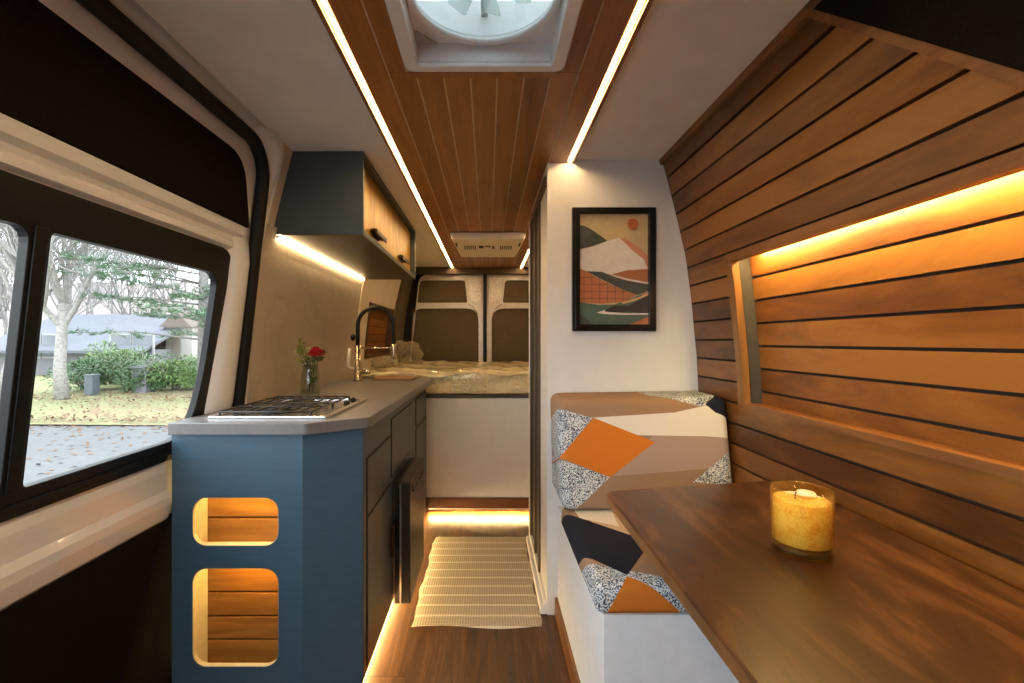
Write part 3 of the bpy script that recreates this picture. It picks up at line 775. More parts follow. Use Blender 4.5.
for ring_, (n_, rr, zz, tilt, w) in enumerate(((3, .006, .010, 10, .022), (4, .012, .006, 22, .026), (5, .019, .001, 38, .030), (6, .024, -.005, 58, .030))):
    for i in range(n_):
        a = 2 * math.pi * i / n_ + ring_ * .5
        tb = bmesh.new(); gr = []
        for u_ in range(5):
            row = []
            for v_ in range(5):
                s1 = (v_ / 4 - .5) * w * (.55 + .8 * math.sin(math.pi * (u_ / 4 * .75 + .15)));  h = u_ / 4 * .026
                rad = rr + math.sin(R(tilt)) * h - 6. * s1 * s1
                row.append(tb.verts.new((rx + rad * math.cos(a) - s1 * math.sin(a), ry + rad * math.sin(a) + s1 * math.cos(a), rz + zz - .012 + math.cos(R(tilt)) * h)))
            gr.append(row)
        for u_ in range(4):
            for v_ in range(4): tb.faces.new((gr[u_][v_], gr[u_][v_ + 1], gr[u_ + 1][v_ + 1], gr[u_ + 1][v_]))
        b._merge(tb, 0, True)
obj('bloom', b, plain('rose_red', (.42, .012, .018), .5, var=.2), rose)
def leafset(b, pts, n_, size, spread):
    for i in range(n_):
        p = Vector(random.choice(pts)) + Vector((random.uniform(-1, 1), random.uniform(-1, 1), random.uniform(-1, 1))) * .006
        d = Vector((random.uniform(-1, 1), random.uniform(-1, 1), random.uniform(-.3, 1))).normalized()
        b.quadleaf(p, d, size * random.uniform(.4, .6), size * random.uniform(.8, 1.3), Vector((random.uniform(-1, 1), random.uniform(-1, 1), random.uniform(-1, 1))))
b = B(); leafset(b, [(rx, ry, rz - .04), (vx + .012, vy, CZ + .10), (vx + .014, vy, CZ + .06), (rx, ry, rz - .025)], 22, .034, 0); obj('leaf', b, leafm, rose)['kind'] = 'stuff'
for nm, lab, tips, mat, nn in (('greenery_sprig', 'yellow green leafy sprig leaning left in the glass vase', [(-.047, -.004, .24), (-.03, .01, .22), (-.055, 0, .20)], leafy, 46), ('greenery_sprig', 'dark green leafy sprig behind the rose in the glass vase', [(.05, .016, .205), (.005, .02, .19), (-.02, .012, .16)], leafm, 44)):
    sp = thing(nm, lab, 'greenery', (vx - .006, vy + .006, CZ + .014))
    b = B(); pts = []
    for tx, ty, tz_ in tips:
        p0, p1, p2 = Vector((vx - .006, vy + .006, CZ + .014)), Vector((vx + tx * .25, vy + ty * .5 + .004, CZ + tz_ * .55)), Vector((vx + tx, vy + ty, CZ + tz_))
        b.tube([p0, p1, p2], .0016, 6); pts += [p1.lerp(p2, f) for f in (.45, .6, .75, .9, 1)]
    obj('stem', b, stemm, sp)
    b = B(); leafset(b, pts, nn, .026, 0); obj('leaf', b, mat, sp)['kind'] = 'stuff'

# faucet
fx, fy = -.782, 2.73
t = thing('kitchen_faucet', 'tall faucet with black arched hose and brushed spray head on the countertop', 'faucet', (fx, fy, CZ))
b = B(); b.lathe([(0, CZ + .0006), (.026, CZ + .0006), (.026, CZ + .008), (.023, CZ + .012), (.023, CZ + .10), (.019, CZ + .105), (.017, CZ + .21), (0, CZ + .212)], fx, fy); obj('column', b, M['brass'], t)
b = B(); b.tube([(fx, fy, CZ + .055), (fx + .055, fy - .005, CZ + .055), (fx + .075, fy - .006, CZ + .056)], [.016, .016, .013], 14)
obj('mixer_valve', b, M['brass'], t)
b = B(); b.tube([(fx - .018, fy - .004, CZ + .075), (fx - .046, fy - .010, CZ + .082), (fx - .054, fy - .012, CZ + .095), (fx - .050, fy - .013, CZ + .14), (fx - .044, fy - .014, CZ + .195)], [.005, .007, .010, .0105, .010], 12); obj('lever', b, plain('pale_lever', (.80, .76, .68), .25, coat=.5), t)
arc = [(fx, fy, CZ + .205), (fx + .001, fy, CZ + .32)] + [(fx + .108 - .107 * math.cos(R(a)), fy, CZ + .334 + .107 * math.sin(R(a))) for a in range(0, 181, 12)] + [(fx + .216, fy, CZ + .24), (fx + .216, fy, CZ + .215)]
b = B(); b.tube(arc, .0125, 12)
for i in range(2, len(arc) - 1): pass
obj('hose', b, M['rubber'], t)
b = B(); b.lathe([(0, CZ + .135), (.014, CZ + .135), (.017, CZ + .145), (.014, CZ + .20), (.015, CZ + .222), (0, CZ + .222)], fx + .216, fy); obj('spray_head', b, M['brass'], t)
b = B(); b.tube([(fx, fy, CZ + .198), (fx + .214, fy, CZ + .198)], .0055, 10); obj('support_arm', b, M['brass'], t)
b = B(); b.lathe([(0, 0), (.012, 0), (.020, .006), (.022, .016), (.014, .024), (0, .026)], mat=Matrix.Translation((fx - .016, fy, CZ + .262)) @ Matrix.Rotation(R(-90), 4, 'Y')); obj('knob', b, M['black_plastic'], t)
b = B(); b.prism(rrect(-.70, -.455, 2.76, 2.915, .015), CZ + .0006, CZ + .016, 'z', bev=.003)
obj('sink_cover', b, M['board_wood'], loc=(-.58, 2.84, CZ), label='wooden sink cover board at the far end of the countertop', cat='board')

# mini fridge built into the cabinet
t = thing('mini_fridge', 'black mini fridge standing proud of the kitchen cabinet front', 'fridge', (-.36, 2.07, .02))
b = B(); b.box(KX + .0015, -.362, 1.885, 2.285, .03, .535, bev=.004); obj('body', b, M['fridge'], t)
b = B(); b.prism(rrect(1.885, 2.285, .028, .537, .01), -.361, -.322, 'x', bev=.005); dr = obj('fridge_door', b, plain('fridge_front', (.022, .018, .015), .45, nscale=60, var=.2, spec=.3), t)
b = B(); b.prism(rrect(1.93, 2.24, .480, .512, .01), -.3225, -.3195, 'x'); b.box(-.321, -.314, 1.94, 2.06, .478, .487, bev=.002); b.box(-.321, -.314, 2.11, 2.23, .478, .487, bev=.002); obj('handle', b, M['black_plastic'], dr)
for x_0, x_1 in ((-.3655, -.3585), (KX + .0015, KX + .008)):
    b = B(); b.box(x_0, x_1, 1.8815, 1.8862, .035, .53); obj('trim_strip', b, M['steel'], t)

# ------------------------------------------------------------------ upper cabinet
UX, UZ = -.486, 1.535; UY0, UY1 = 1.772, 3.055
t = thing('upper_cabinet', 'slate blue wall cabinet with lit wooden doors hung under the ceiling', 'cabinet', (-.64, 2.4, UZ))
b = B()
sh = [(UX, UZ)] + [(UX, CEIL - .001)] + [(wl(z) + .0008, z) for z in (CEIL - .001, 1.721, 1.602)] + [(wl(UZ) + .0008, UZ)]
b.prism(sh, UY0, UY0 + .016, 'y'); obj('side_panel', b, M['blue_shaded'], t)
b = B(); b.prism(sh, UY1 - .03, UY1, 'y'); obj('side_panel', b, M['blue_shaded'], t)
b = B()
b.box(wl(UZ) + .002, UX - .0005, UY0 + .016, UY1 - .03, UZ + .0005, UZ + .016)
b.box(UX - .012, UX, UY0 + .016, UY1 - .03, UZ, UZ + .020)
b.box(UX - .010, UX, UY0 + .016, UY1 - .03, CEIL - .018, CEIL - .001)
b.box(-.75, UX - .012, UY0 + .016, UY1 - .03, CEIL - .012, CEIL - .001)
obj('carcass', b, M['blue_shaded'], t)
b = B(); b.box(wl(UZ) + .034, UX - .001, UY0 + .001, UY1 - .001, UZ - .003, UZ - .0003); obj('underside', b, M['under_ply_shaded'], t)
ym = (UY0 + UY1 - .014) / 2
for y0, y1 in ((UY0 + .018, ym - .001), (ym + .001, UY1 - .032)):
    b = B(); b.box(UX - .047, UX - .032, y0, y1, UZ + .018, CEIL - .016); dd = obj('cabinet_door', b, M['door_wood'], t)
    hy = (y0 + y1) / 2
    b = B(); b.box(UX - .032, UX - .004, hy - .10, hy + .10, UZ + .068, UZ + .080, bev=.003); b.box(UX - .010, UX - .001, hy - .10, hy + .10, UZ + .056, UZ + .080, bev=.003); b.box(UX - .0318, UX - .028, hy - .05, hy + .05, UZ + .055, UZ + .095, bev=.001); obj('pull_handle', b, M['pull'], dd)
lz = UZ - .016; lx = wl(lz) + .018
led('warm light strip beneath the wall cabinet washing down the backsplash', lx, lx + .009, UY0 + .01, UY1 - .05, UZ - .0115, UZ - .0045, 'led')

# ------------------------------------------------------------------ bed
BYF = 2.95
t = thing('bed_platform', 'cream bed platform with brown base board across the van', 'bed', (0, BYF, 0))
b = B(); b.box(-.908, .860, BYF, BYF + .02, .10, .757); b.box(-.905, .856, BYF + .02, 4.60, .73, .757); obj('front_panel', b, M['wall_white'], t)
b = B(); b.box(-.915, .868, BYF - .018, BYF - .0145, .036, .106, bev=.001); b.box(-.915, .868, BYF - .015, BYF - .0005, .0415, .106); obj('base_board', b, M['trim_wood_x'], t)
b = B(); b.box(-.915, .865, BYF - .006, BYF + .0, .750, .762); obj('edge_strip', b, M['dark_reveal'], t)
led('amber light strip under the base board of the bed', -.38, .86, BYF - .014, BYF - .001, .0365, .0405, 'led_floor')
tb = bmesh.new()
bmesh.ops.create_grid(tb, x_segments=1, y_segments=1, size=.5); tb.free()
tb = bmesh.new(); bmesh.ops.create_cube(tb, size=1)
bmesh.ops.bevel(tb, geom=tb.edges[:], offset=.09, segments=3, affect='EDGES', profile=.5)
bmesh.ops.subdivide_edges(tb, edges=tb.edges[:], cuts=22, use_grid_fill=True)
for v in tb.verts:
    x, y, z = v.co
    v.co = Vector((-.022 + x * 1.765, 3.765 + y * 1.60, .847 + z * .165))
for v in tb.verts:
    p = v.co
    n_ = noise.turbulence(Vector((p.x * 6, p.y * 9, p.z * 7)), 3, False)
    m_ = noise.noise(Vector((p.x * 22, p.y * 16, p.z * 14)))
    out = Vector((0, 0, 1)) if p.z > .90 else Vector((0, -1 if p.y < 3.1 else 0, 0))
    v.co = p + out * (.022 * (n_ - .5) + .010 * m_)
    v.co.z = max(v.co.z, .760)
b = B(); b._merge(tb, 0, True)
obj('mattress', b, M['wrap'], loc=(0, 3.7, .76), label='mattress wrapped in crinkled plastic on the bed platform', cat='mattress')
wrapc = N('crumpled_film'); _n = wrapc.n('TexNoise', Vector=wrapc.coord(), Scale=30., Detail=5.0)
_p = wrapc.n('BsdfPrincipled', Base_Color=(.42, .35, .24, 1), Roughness=.2); wrapc.set(_p, 'Normal', wrapc.bump(_n.outputs[0], .8, .02)); _t = wrapc.n('BsdfTransparent', Color=(.97, .95, .9, 1)); _m = wrapc.n('MixShader'); wrapc.set(_m, 0, .38); wrapc.set(_m, 1, _t); wrapc.set(_m, 2, _p); wrapc = wrapc.finish(_m)
for lab, (x, y, z), (sx_, sy_, sz_), sd in (('crumpled clear plastic wrapping heaped at the window end of the mattress', (-.70, 3.95, 1.0), (.14, .16, .115), 3.1), ('small loose fold of plastic wrapping lying behind the faucet', (-.77, 3.38, .955), (.10, .12, .06), 8.4)):
    tb = bmesh.new(); bmesh.ops.create_icosphere(tb, subdivisions=4, radius=1)
    for v in tb.verts:
        n_ = noise.turbulence(v.co * 1.7 + Vector((sd, 0, 0)), 4, True); v.co *= .72 + .55 * n_
        v.co = Vector((x + v.co.x * sx_, y + v.co.y * sy_, z + v.co.z * sz_)); v.co.z = max(v.co.z, .925)
    b = B(); b._merge(tb, 0, False); obj('plastic_wrapping', b, wrapc, loc=(x, y, .93), label=lab, cat='wrapping')

# ------------------------------------------------------------------ air conditioner
t = thing('air_conditioner', 'cream air conditioner mounted on the wooden ceiling above the bed', 'air conditioner', (0, 3.28, CEIL - .012))
b = B()
tb = bmesh.new(); zc = CEIL - .0125
V = [(-.255, 3.03, zc), (.255, 3.03, zc), (.235, 3.56, zc), (-.235, 3.56, zc), (-.248, 3.035, 1.800), (.248, 3.035, 1.800), (.205, 3.50, 1.762), (-.205, 3.50, 1.762)]
vs = [tb.verts.new(v) for v in V]
for f in ((0, 1, 5, 4), (1, 2, 6, 5), (2, 3, 7, 6), (3, 0, 4, 7), (4, 5, 6, 7), (3, 2, 1, 0)): tb.faces.new([vs[i] for i in f])
bmesh.ops.recalc_face_normals(tb, faces=tb.faces)
bmesh.ops.bevel(tb, geom=tb.edges[:], offset=.012, segments=3, affect='EDGES', profile=.5); b._merge(tb, 0, True)
obj('shell', b, M['ac_plastic'], t)
zu = lambda y: 1.800 - .038 * (y - 3.035) / .465 - .0015
def slot(b, x0, x1, y0, y1):
    tb = bmesh.new(); bmesh.ops.create_cube(tb, size=1)
    for v in tb.verts:
        x = (x0 + x1) / 2 + v.co.x * (x1 - x0); y = (y0 + y1) / 2 + v.co.y * (y1 - y0); v.co = Vector((x, y, zu(y) + v.co.z * .004))
    b._merge(tb, 0)
b = B()
lvm = plain('louver_dark', (.10, .07, .04), .6)
for i in range(6): slot(b, -.168 + i * .015, -.160 + i * .015, 3.19, 3.27)
obj('louver', b, lvm, t); b = B()
for i in range(6): slot(b, .085 + i * .015, .093 + i * .015, 3.19, 3.27)
obj('louver', b, lvm, t)
for x_0 in (-.225, .213):
    b = B(); slot(b, x_0, x_0 + .012, 3.12, 3.20); obj('vent_slot', b, lvm, t)
b = B(); slot(b, -.065, -.03, 3.19, 3.24); slot(b, .03, .045, 3.19, 3.26); slot(b, -.02, .02, 3.19, 3.21); obj('control', b, M['dark_reveal'], t)

# ------------------------------------------------------------------ dinette bench, cushions, table, candle
t = thing('dinette_bench', 'white dinette bench box with brown base trim below the patterned cushions', 'bench', (.57, 1.48, 0))
b = B()
b.box(.284, .866, 1.115, 1.131, 0, .4485); b.box(.284, .300, 1.132, 1.857, 0, .4485); b.box(.301, .862, 1.132, 1.857, .43, .4485)
obj('box', b, M['bench_white'], t)
b = B(); b.box(.272, .2835, 1.10, 1.857, 0.0005, .075, bev=.002); b.box(.2838, .866, 1.103, 1.1145, 0.0005, .075, bev=.002); obj('base_trim', b, M['trim_wood'], t)
ST = .525
def sp3(cx, cy):          # crop of the photo -> seat top plane (x, v)
    px, py = 540 + cx / 2.255, 380 + cy / 2.255
    if py > 578:
        return ((px - 488) * 1.105 / F, 1.105 + (EYE - (py - 341) * 1.105 / F - ST))
    Y = F * (EYE - ST) / (py - 341); return ((px - 488) * Y / F, Y)
bo = lambda pts, o: [(x - o[0], y - o[1]) for x, y in pts]
so = (.57, 1.4, .45)
navy, orange, tan, white_c, mauve, peach = (.010, .012, .024), (.56, .165, .018), (.30, .185, .11), (.66, .62, .55), (.34, .245, .21), (.50, .36, .26)
# front face and top of the seat are one cloth: v runs back along the top and down the front
seatp = [
    (peach, bo([sp3(20, 255), sp3(420, 255), sp3(420, 420), sp3(140, 335)], so)),
    (white_c, bo([sp3(60, 270), sp3(150, 270), sp3(178, 330), sp3(90, 312)], so)),
    ('speckle', bo([sp3(85, 380), sp3(240, 380), sp3(420, 480), (.9, .95), sp3(120, 560), sp3(95, 450)], so)),
    (navy, bo([sp3(34, 292), sp3(205, 350), sp3(236, 385), sp3(197, 440), sp3(83, 388)], so)),
    (orange, bo([sp3(196, 442), (sp3(318, 530)[0] + .03, sp3(318, 530)[1] - .02), (sp3(148, 530)[0] - .01, sp3(148, 530)[1] - .02)], so)),
]
SM = patchwork('seat_patchwork', tan, seatp, ('xy', ST - so[2]))
def cushion(name, corners_lo, corners_hi, bev, mat, lab, loc, puff=.012, cat='cushion', bend=None):
    tb = bmesh.new(); vs = [tb.verts.new(c) for c in corners_lo + corners_hi]
    for f in ((3, 2, 1, 0), (4, 5, 6, 7), (0, 1, 5, 4), (1, 2, 6, 5), (2, 3, 7, 6), (3, 0, 4, 7)): tb.faces.new([vs[i] for i in f])
    bmesh.ops.recalc_face_normals(tb, faces=tb.faces)
    bmesh.ops.bevel(tb, geom=tb.edges[:], offset=bev, segments=5, affect='EDGES', profile=.5)
    bb = B(); bb._merge(tb, 0, True)
    return obj(name, bb, mat, loc=loc, label=lab, cat=cat)
cushion('seat_cushion', [(.262, 1.106, .4495), (.866, 1.106, .4495), (.866, 1.66, .4495), (.262, 1.66, .4495)], [(.268, 1.112, ST), (.864, 1.112, ST), (.864, 1.66, ST), (.268, 1.66, ST)], .022, SM, 'patterned seat cushion with navy and orange patches on the white bench', so)
BFY = 1.605; bs = F / BFY
Q = lambda cx, cy: ((545 + cx / 4.88 - 488) / bs - .56, EYE - (380 + cy / 4.88 - 341) / bs - .53)
backp = [
    (mauve, [Q(330, 470), Q(535, 265), Q(960, 230), Q(960, 380), Q(775, 435)]),
    (white_c, [Q(225, 178), Q(775, 128), Q(930, 150), Q(935, 276), Q(800, 274), Q(535, 303)]),
    (white_c, [Q(700, 135), Q(800, 120), Q(900, 200), Q(930, 285), Q(800, 275)]),
    (tan, [Q(-30, 60), Q(-30, -90), Q(545, -90), Q(770, 126), Q(640, 155), Q(235, 181), Q(50, 125)]),
    ('speckle', [Q(545, 55), Q(545, -90), Q(960, -90), Q(940, 50), Q(775, 128)]),
    (navy, [Q(772, 127), Q(850, 68), Q(960, -20), Q(960, 230), Q(885, 195), Q(840, 155)]),
    ('speckle', [Q(-40, 120), Q(50, 128), Q(235, 182), Q(75, 375), Q(-40, 360)]),
    ('speckle', [Q(-40, 380), Q(75, 388), Q(312, 475), Q(130, 645), Q(-40, 700)]),
    ('speckle', [Q(890, 355), Q(990, 300), Q(990, 520), Q(710, 500)]),
    (orange, [Q(240, 181), Q(538, 303), Q(312, 477), Q(72, 378)]),
]
bo_ = (.56, BFY, .53)
BM_ = patchwork('back_patchwork', (.27, .175, .115), backp, ('xz', 0.0, .35))
cushion('back_cushion', [(.258, 1.575, .527), (.868, 1.575, .527), (.868, 1.852, .527), (.258, 1.852, .527)], [(.249, 1.625, .912), (.856, 1.625, .922), (.856, 1.852, .922), (.249, 1.852, .912)], .032, BM_, 'patterned back cushion with orange diamond leaning on the white wall', bo_)

TZ = .72
t = thing('dinette_table', 'dark stained wooden dinette table along the plank wall', 'table', (.6, .7, 0))
b = B()
ol = rpoly([(.3125, -.35), (.858, -.35), (.858, 1.315), (.3125, 1.215)], [.03, .004, .004, .030], 6)
b.prism(ol, TZ - .028, TZ, 'z', bev=.004)
obj('table_top', b, M['table_wood'], t)
b = B(); b.lathe([(0, 0.0006), (.14, 0.0006), (.14, .008), (.04, .02), (.032, .03), (.032, TZ - .05), (.10, TZ - .035), (.10, TZ - .0285), (0, TZ - .0285)], .62, .45); obj('pedestal_leg', b, M['black_plastic'], t)

cx, cy = .598, .868
b = N('mottled_amber_glass')
n1 = b.n('TexNoise', Vector=b.coord(), Scale=260., Detail=3.0); n2 = b.n('TexNoise', Vector=b.coord(), Scale=40., Detail=3.0)
f = b.math('ADD', b.math('MULTIPLY', n1.outputs[0], .6), b.math('MULTIPLY', n2.outputs[0], .4))
col = b.ramp(f, [(.36, (.90, .66, .26)), (.54, (.985, .90, .58))])
tr = b.n('BsdfTransparent', Color=col); gl = b.n('BsdfGlossy', Color=(1, .9, .75, 1), Roughness=.06); lw_ = b.n('LayerWeight', Blend=.5); frn = b.n('Math', {'operation': 'ADD'}, _0=b.math('MULTIPLY', b.math('POWER', lw_.outputs[1], 4.0), .8), _1=.03)
tt = b.n('BsdfTranslucent', Color=b.mix(.5, col, (.8, .35, .06, 1)))
m1 = b.n('MixShader'); b.set(m1, 0, .18); b.set(m1, 1, tr); b.set(m1, 2, tt)
ms = b.n('MixShader'); b.set(ms, 0, b.math('MULTIPLY', frn.outputs[0], .8)); b.set(ms, 1, m1); b.set(ms, 2, gl)
amber = b.finish(ms)
cd = thing('candle', 'candle in a mottled amber glass jar on the wooden table', 'candle', (cx, cy, TZ))
b = B(); b.lathe([(0, TZ + .0006), (.047, TZ + .0006), (.0505, TZ + .006), (.051, TZ + .115), (.050, TZ + .119), (.0482, TZ + .117), (.0478, TZ + .020), (0, TZ + .018)], cx, cy, 40); obj('glass_jar', b, amber, cd)
b = B(); b.lathe([(0, TZ + .0025), (.044, TZ + .0025), (.0472, TZ + .006), (.0472, TZ + .0165), (0, TZ + .0165)], cx, cy, 36); obj('jar_base', b, plain('dark_amber_base', (.018, .007, .008), .15), cd)
b = N('candle_wax'); pw_ = b.n('BsdfPrincipled', Base_Color=(.95, .89, .72, 1), Roughness=.5); pw_.inputs['Subsurface Weight'].default_value = .35; pw_.inputs['Subsurface Radius'].default_value = (.02, .012, .005); wax = b.finish(pw_)
b = B(); b.lathe([(0, TZ + .0206), (.0474, TZ + .0206), (.0474, TZ + .098), (.042, TZ + .100), (0, TZ + .098)], cx, cy, 36); obj('wax', b, wax, cd)
b = B(); b.lathe([(0, .0), (.016, .0), (.018, .004), (.015, .010), (0, .012)], mat=Matrix.Translation((cx + .017, cy + .012, TZ + .0985)), n=24); obj('wax_lump', b, plain('pale_wax', (.85, .80, .70), .4), cd)
b = B(); b.tube([(cx - .012, cy, TZ + .098), (cx - .012, cy, TZ + .108), (cx - .010, cy, TZ + .112)], .0012, 6); obj('wick', b, M['cast_iron'], cd)

# ------------------------------------------------------------------ woven rug
b = N('woven_cotton')
co = b.n('TexCoord').outputs['Object']; sp_ = b.n('SeparateXYZ', Vector=co)
wv = b.n('TexWave', {'wave_type': 'BANDS', 'bands_direction': 'Y'}, Vector=co, Scale=34., Distortion=1.2, Detail=2.0)
wx = b.n('TexWave', {'wave_type': 'BANDS', 'bands_direction': 'X'}, Vector=co, Scale=30., Distortion=1.5, Detail=2.0)
ph = b.math('ABSOLUTE', b.math('SUBTRACT', b.math('FRACT', b.math('MULTIPLY', sp_.outputs[1], 13.5)), .5))
st = b.math('LESS_THAN', ph, .085)
wvn = b.math('MULTIPLY', b.math('ADD', wv.outputs[1], wx.outputs[1]), .5)
c1 = b.ramp(wvn, [(.1, (.36, .29, .19)), (.8, (.60, .52, .39))]); c2 = b.ramp(wvn, [(.1, (.60, .53, .41)), (.6, (.80, .74, .60))])
p = b.n('BsdfPrincipled', Base_Color=b.mix(st, c1, c2), Roughness=.95); b.set(p, 'Normal', b.bump(wvn, .7, .003)); rugm = b.finish(p)
tb = bmesh.new(); nu, nv = 36, 120; gr = []
for j in range(nv + 1):
    row = []
    for i in range(nu + 1):
        u, v = i / nu, j / nv
        y = 1.778 + v * .815 + .010 * math.sin(u * 7) * (1 - v)
        x = -.302 + u * .512 + .004 * math.sin(v * 14) + (.003 * math.sin(v * 33) if i in (0, nu) else 0)
        ed = min(u, 1 - u, v, 1 - v)
        z = .006 + .0015 * noise.noise(Vector((x * 12, y * 12, 0)))
        row.append(tb.verts.new((x, y, z if ed > .004 else .0015)))
    gr.append(row)
for j in range(nv):
    for i in range(nu): tb.faces.new((gr[j][i], gr[j][i + 1], gr[j + 1][i + 1], gr[j + 1][i]))
b = B(); b._merge(tb, 0, True); obj('rug', b, rugm, loc=(-.046, 2.18, .001), label='small cream woven cotton rug with pale stripes on the wooden floor', cat='rug')

# ------------------------------------------------------------------ the street outside the window
GZ = -.62
def ground_mat(name, cols, scale, rough=.95, bump=.5):
    b = N(name); co = b.coord()
    n1 = b.n('TexNoise', Vector=co, Scale=scale, Detail=8.0, Roughness=.7); n2 = b.n('TexNoise', Vector=co, Scale=scale * .13, Detail=3.0)
    f = b.math('ADD', b.math('MULTIPLY', n1.outputs[0], .55), b.math('MULTIPLY', n2.outputs[0], .45))
    p = b.n('BsdfPrincipled', Base_Color=b.ramp(f, cols), Roughness=rough); b.set(p, 'Normal', b.bump(n1.outputs[0], bump, .03))
    return b.finish(p)
def field(x0, x1, y0, y1, z0, z1, nx, ny, amp=.0):
    tb = bmesh.new(); g_ = []
    for j in range(ny + 1):
        row = []
        for i in range(nx + 1):
            x = x0 + (x1 - x0) * i / nx; v = j / ny; y = y0 + (y1 - y0) * v
            row.append(tb.verts.new((x, y, z0 + (z1 - z0) * v + amp * noise.noise(Vector((x * .2, y * .2, 3))))))
        g_.append(row)
    for j in range(ny):
        for i in range(nx): tb.faces.new((g_[j][i], g_[j][i + 1], g_[j + 1][i + 1], g_[j + 1][i]))
    bb = B(); return bb._merge(tb, 0, True)
obj('ground_street', field(-60, 30, -20, 10.2, GZ, GZ, 8, 8), ground_mat('asphalt', [(.3, (.078, .078, .082)), (.7, (.105, .104, .104))], 6), kind='structure')
obj('ground_lawn', field(-60, 30, 9.3, 26, GZ + .03, GZ + .10, 60, 20, .05), ground_mat('autumn_lawn', [(.36, (.20, .13, .075)), (.47, (.20, .185, .085)), (.6, (.17, .20, .075)), (.7, (.26, .21, .13))], 3), kind='structure')
obj('ground_hill', field(-110, 30, 26, 95, GZ + .1, 13, 30, 20, 1.2), ground_mat('leaf_litter_hill', [(.35, (.16, .13, .12)), (.6, (.22, .185, .175))], 1.2), kind='structure')
leafb = B()
for i in range(2600):
    y = random.choice((random.gauss(9.6, .35), random.gauss(13.6, .9), random.uniform(3, 14), random.gauss(12.8, 1.2)))
    x = random.uniform(-1.15, -.5) * y; z = GZ + (.006 if y < 9.3 else .075)
    leafb.quadleaf(Vector((x, y, z)), Vector((random.uniform(-1, 1), random.uniform(-1, 1), random.uniform(0, .3))), .06, .095, Vector((random.uniform(-.3, .3), random.uniform(-.3, .3), 1)))
obj('fallen_leaves', leafb, plain('dead_leaf', (.13, .07, .035), .8, var=.5), loc=(-8, 10, GZ), label='dry brown leaves scattered over lawn and street edge outside', cat='leaves', kind='stuff')

bark = plain('grey_bark', (.24, .225, .205), .9, nscale=14, var=.3, bump=.5)
barkd = plain('dark_bark', (.20, .19, .185), .9, nscale=14, var=.3, bump=.5)
def branch(b, p, d, r, l, depth, rng, spread=.55, n0=3, up=.12):
    pts, rad = [Vector(p)], [r]; q = Vector(p); dd = d.normalized()
    ns = 4
    for i in range(ns):
        dd = (dd + Vector((rng.uniform(-1, 1), rng.uniform(-1, 1), rng.uniform(-.6, .9))) * .13 + Vector((0, 0, up * .4))).normalized()
        q = q + dd * l / ns; pts.append(q.copy()); rad.append(max(r * (1 - .5 * (i + 1) / ns), .004))
    b.tube(pts, rad, 6 if r > .05 else 4, caps=False)
    if depth <= 0: return
    for k in range(n0 + (1 if depth > 1 else 0)):
        i = rng.randint(1, ns) if k else ns
        a = Vector((rng.uniform(-1, 1), rng.uniform(-1, 1), rng.uniform(-.25, .8))).normalized()
        nd = (dd * (1 - spread) + a * spread).normalized()
        branch(b, pts[i], nd, rad[i] * rng.uniform(.55, .8), l * rng.uniform(.55, .85), depth - 1, rng, spread, n0, up)
def gz_at(y): return GZ + .03 if y < 26 else GZ + .1 + (y - 26) / 69 * 12.9
def bare_tree(x, y, h, r, seed, lab, cat='tree', depth=5, lean=(0, 0), group=None, split=None, mat=bark, n0=3, fork=.42):
    rng = random.Random(seed); z = gz_at(y) - .05
    t = thing('bare_tree', lab, cat, (x, y, z), group)
    b = B(); tr_ = [(x, y, z), (x + lean[0] * .3, y, z + h * fork * .35), (x + lean[0] * .7, y + lean[1] * .6, z + h * fork * .75), (x + lean[0], y + lean[1], z + h * fork)]
    b.tube(tr_, [r * 1.35, r, r * .9, r * .8], 10); obj('trunk', b, mat, t)
    b = B()
    for k in range(split or 4):
        a = rng.uniform(0, 6.28); i = 3 if k < 3 else 2
        branch(b, tr_[i], Vector((math.cos(a) * .55, math.sin(a) * .55, 1)), r * .6, h * .30, depth - 1, rng, .5, n0)
    o = obj('branches', b, mat, t)
    return t
def dup(root, loc, rotz, scale, label, group):
    r_ = root.copy(); C.objects.link(r_); r_.location = loc; r_.rotation_euler = (0, 0, rotz); r_.scale = (scale,) * 3; r_['label'] = label; r_['group'] = group
    for ch in list(root.children):
        c_ = ch.copy(); C.objects.link(c_); c_.parent = r_
    return r_
bare_tree(-12.35, 13.2, 9.5, .145, 5, 'pale trunked bare tree on the lawn left of the green shrubs', lean=(-.25, .3), split=6, n0=3, fork=.30)
bare_tree(-14.6, 13.6, 10, .11, 12, 'slim bare tree seen through the left pane beside the mullion', lean=(.9, .2), split=5, fork=.3)
gB = 'bare trees on the wooded hill'
labB = 'bare grey tree standing on the wooded hill behind the house'
base = [bare_tree(-22, 28, 12, .085, 21, labB, group=gB, depth=5, mat=barkd, fork=.22, split=5), bare_tree(-27, 31, 13, .095, 33, labB, group=gB, depth=5, mat=barkd, fork=.28, split=5)]
rg = random.Random(3)
placed = []
while len(placed) < 34:
    y = rg.uniform(26, 64); x = -rg.uniform(.50, 1.2) * y; i = len(placed)
    if any((x - p[0]) ** 2 + (y - p[1]) ** 2 < 14 for p in placed): continue
    placed.append((x, y))
    dup(base[i % 2], (x, y, gz_at(y) - .1), rg.uniform(0, 6.28), rg.uniform(.75, 1.25), labB, gB)

while len(placed) < 58:
    y = rg.uniform(8, 46); x = -rg.uniform(max(1.25, 15 / y), 3.2) * y; i = len(placed)
    if x < -75 or any((x - p[0]) ** 2 + (y - p[1]) ** 2 < 16 for p in placed): continue
    placed.append((x, y))
    dup(base[i % 2], (x, y, gz_at(y) - .1), rg.uniform(0, 6.28), rg.uniform(.75, 1.1), 'bare grey tree on the grass bank left of the house', 'bare trees left of the house')
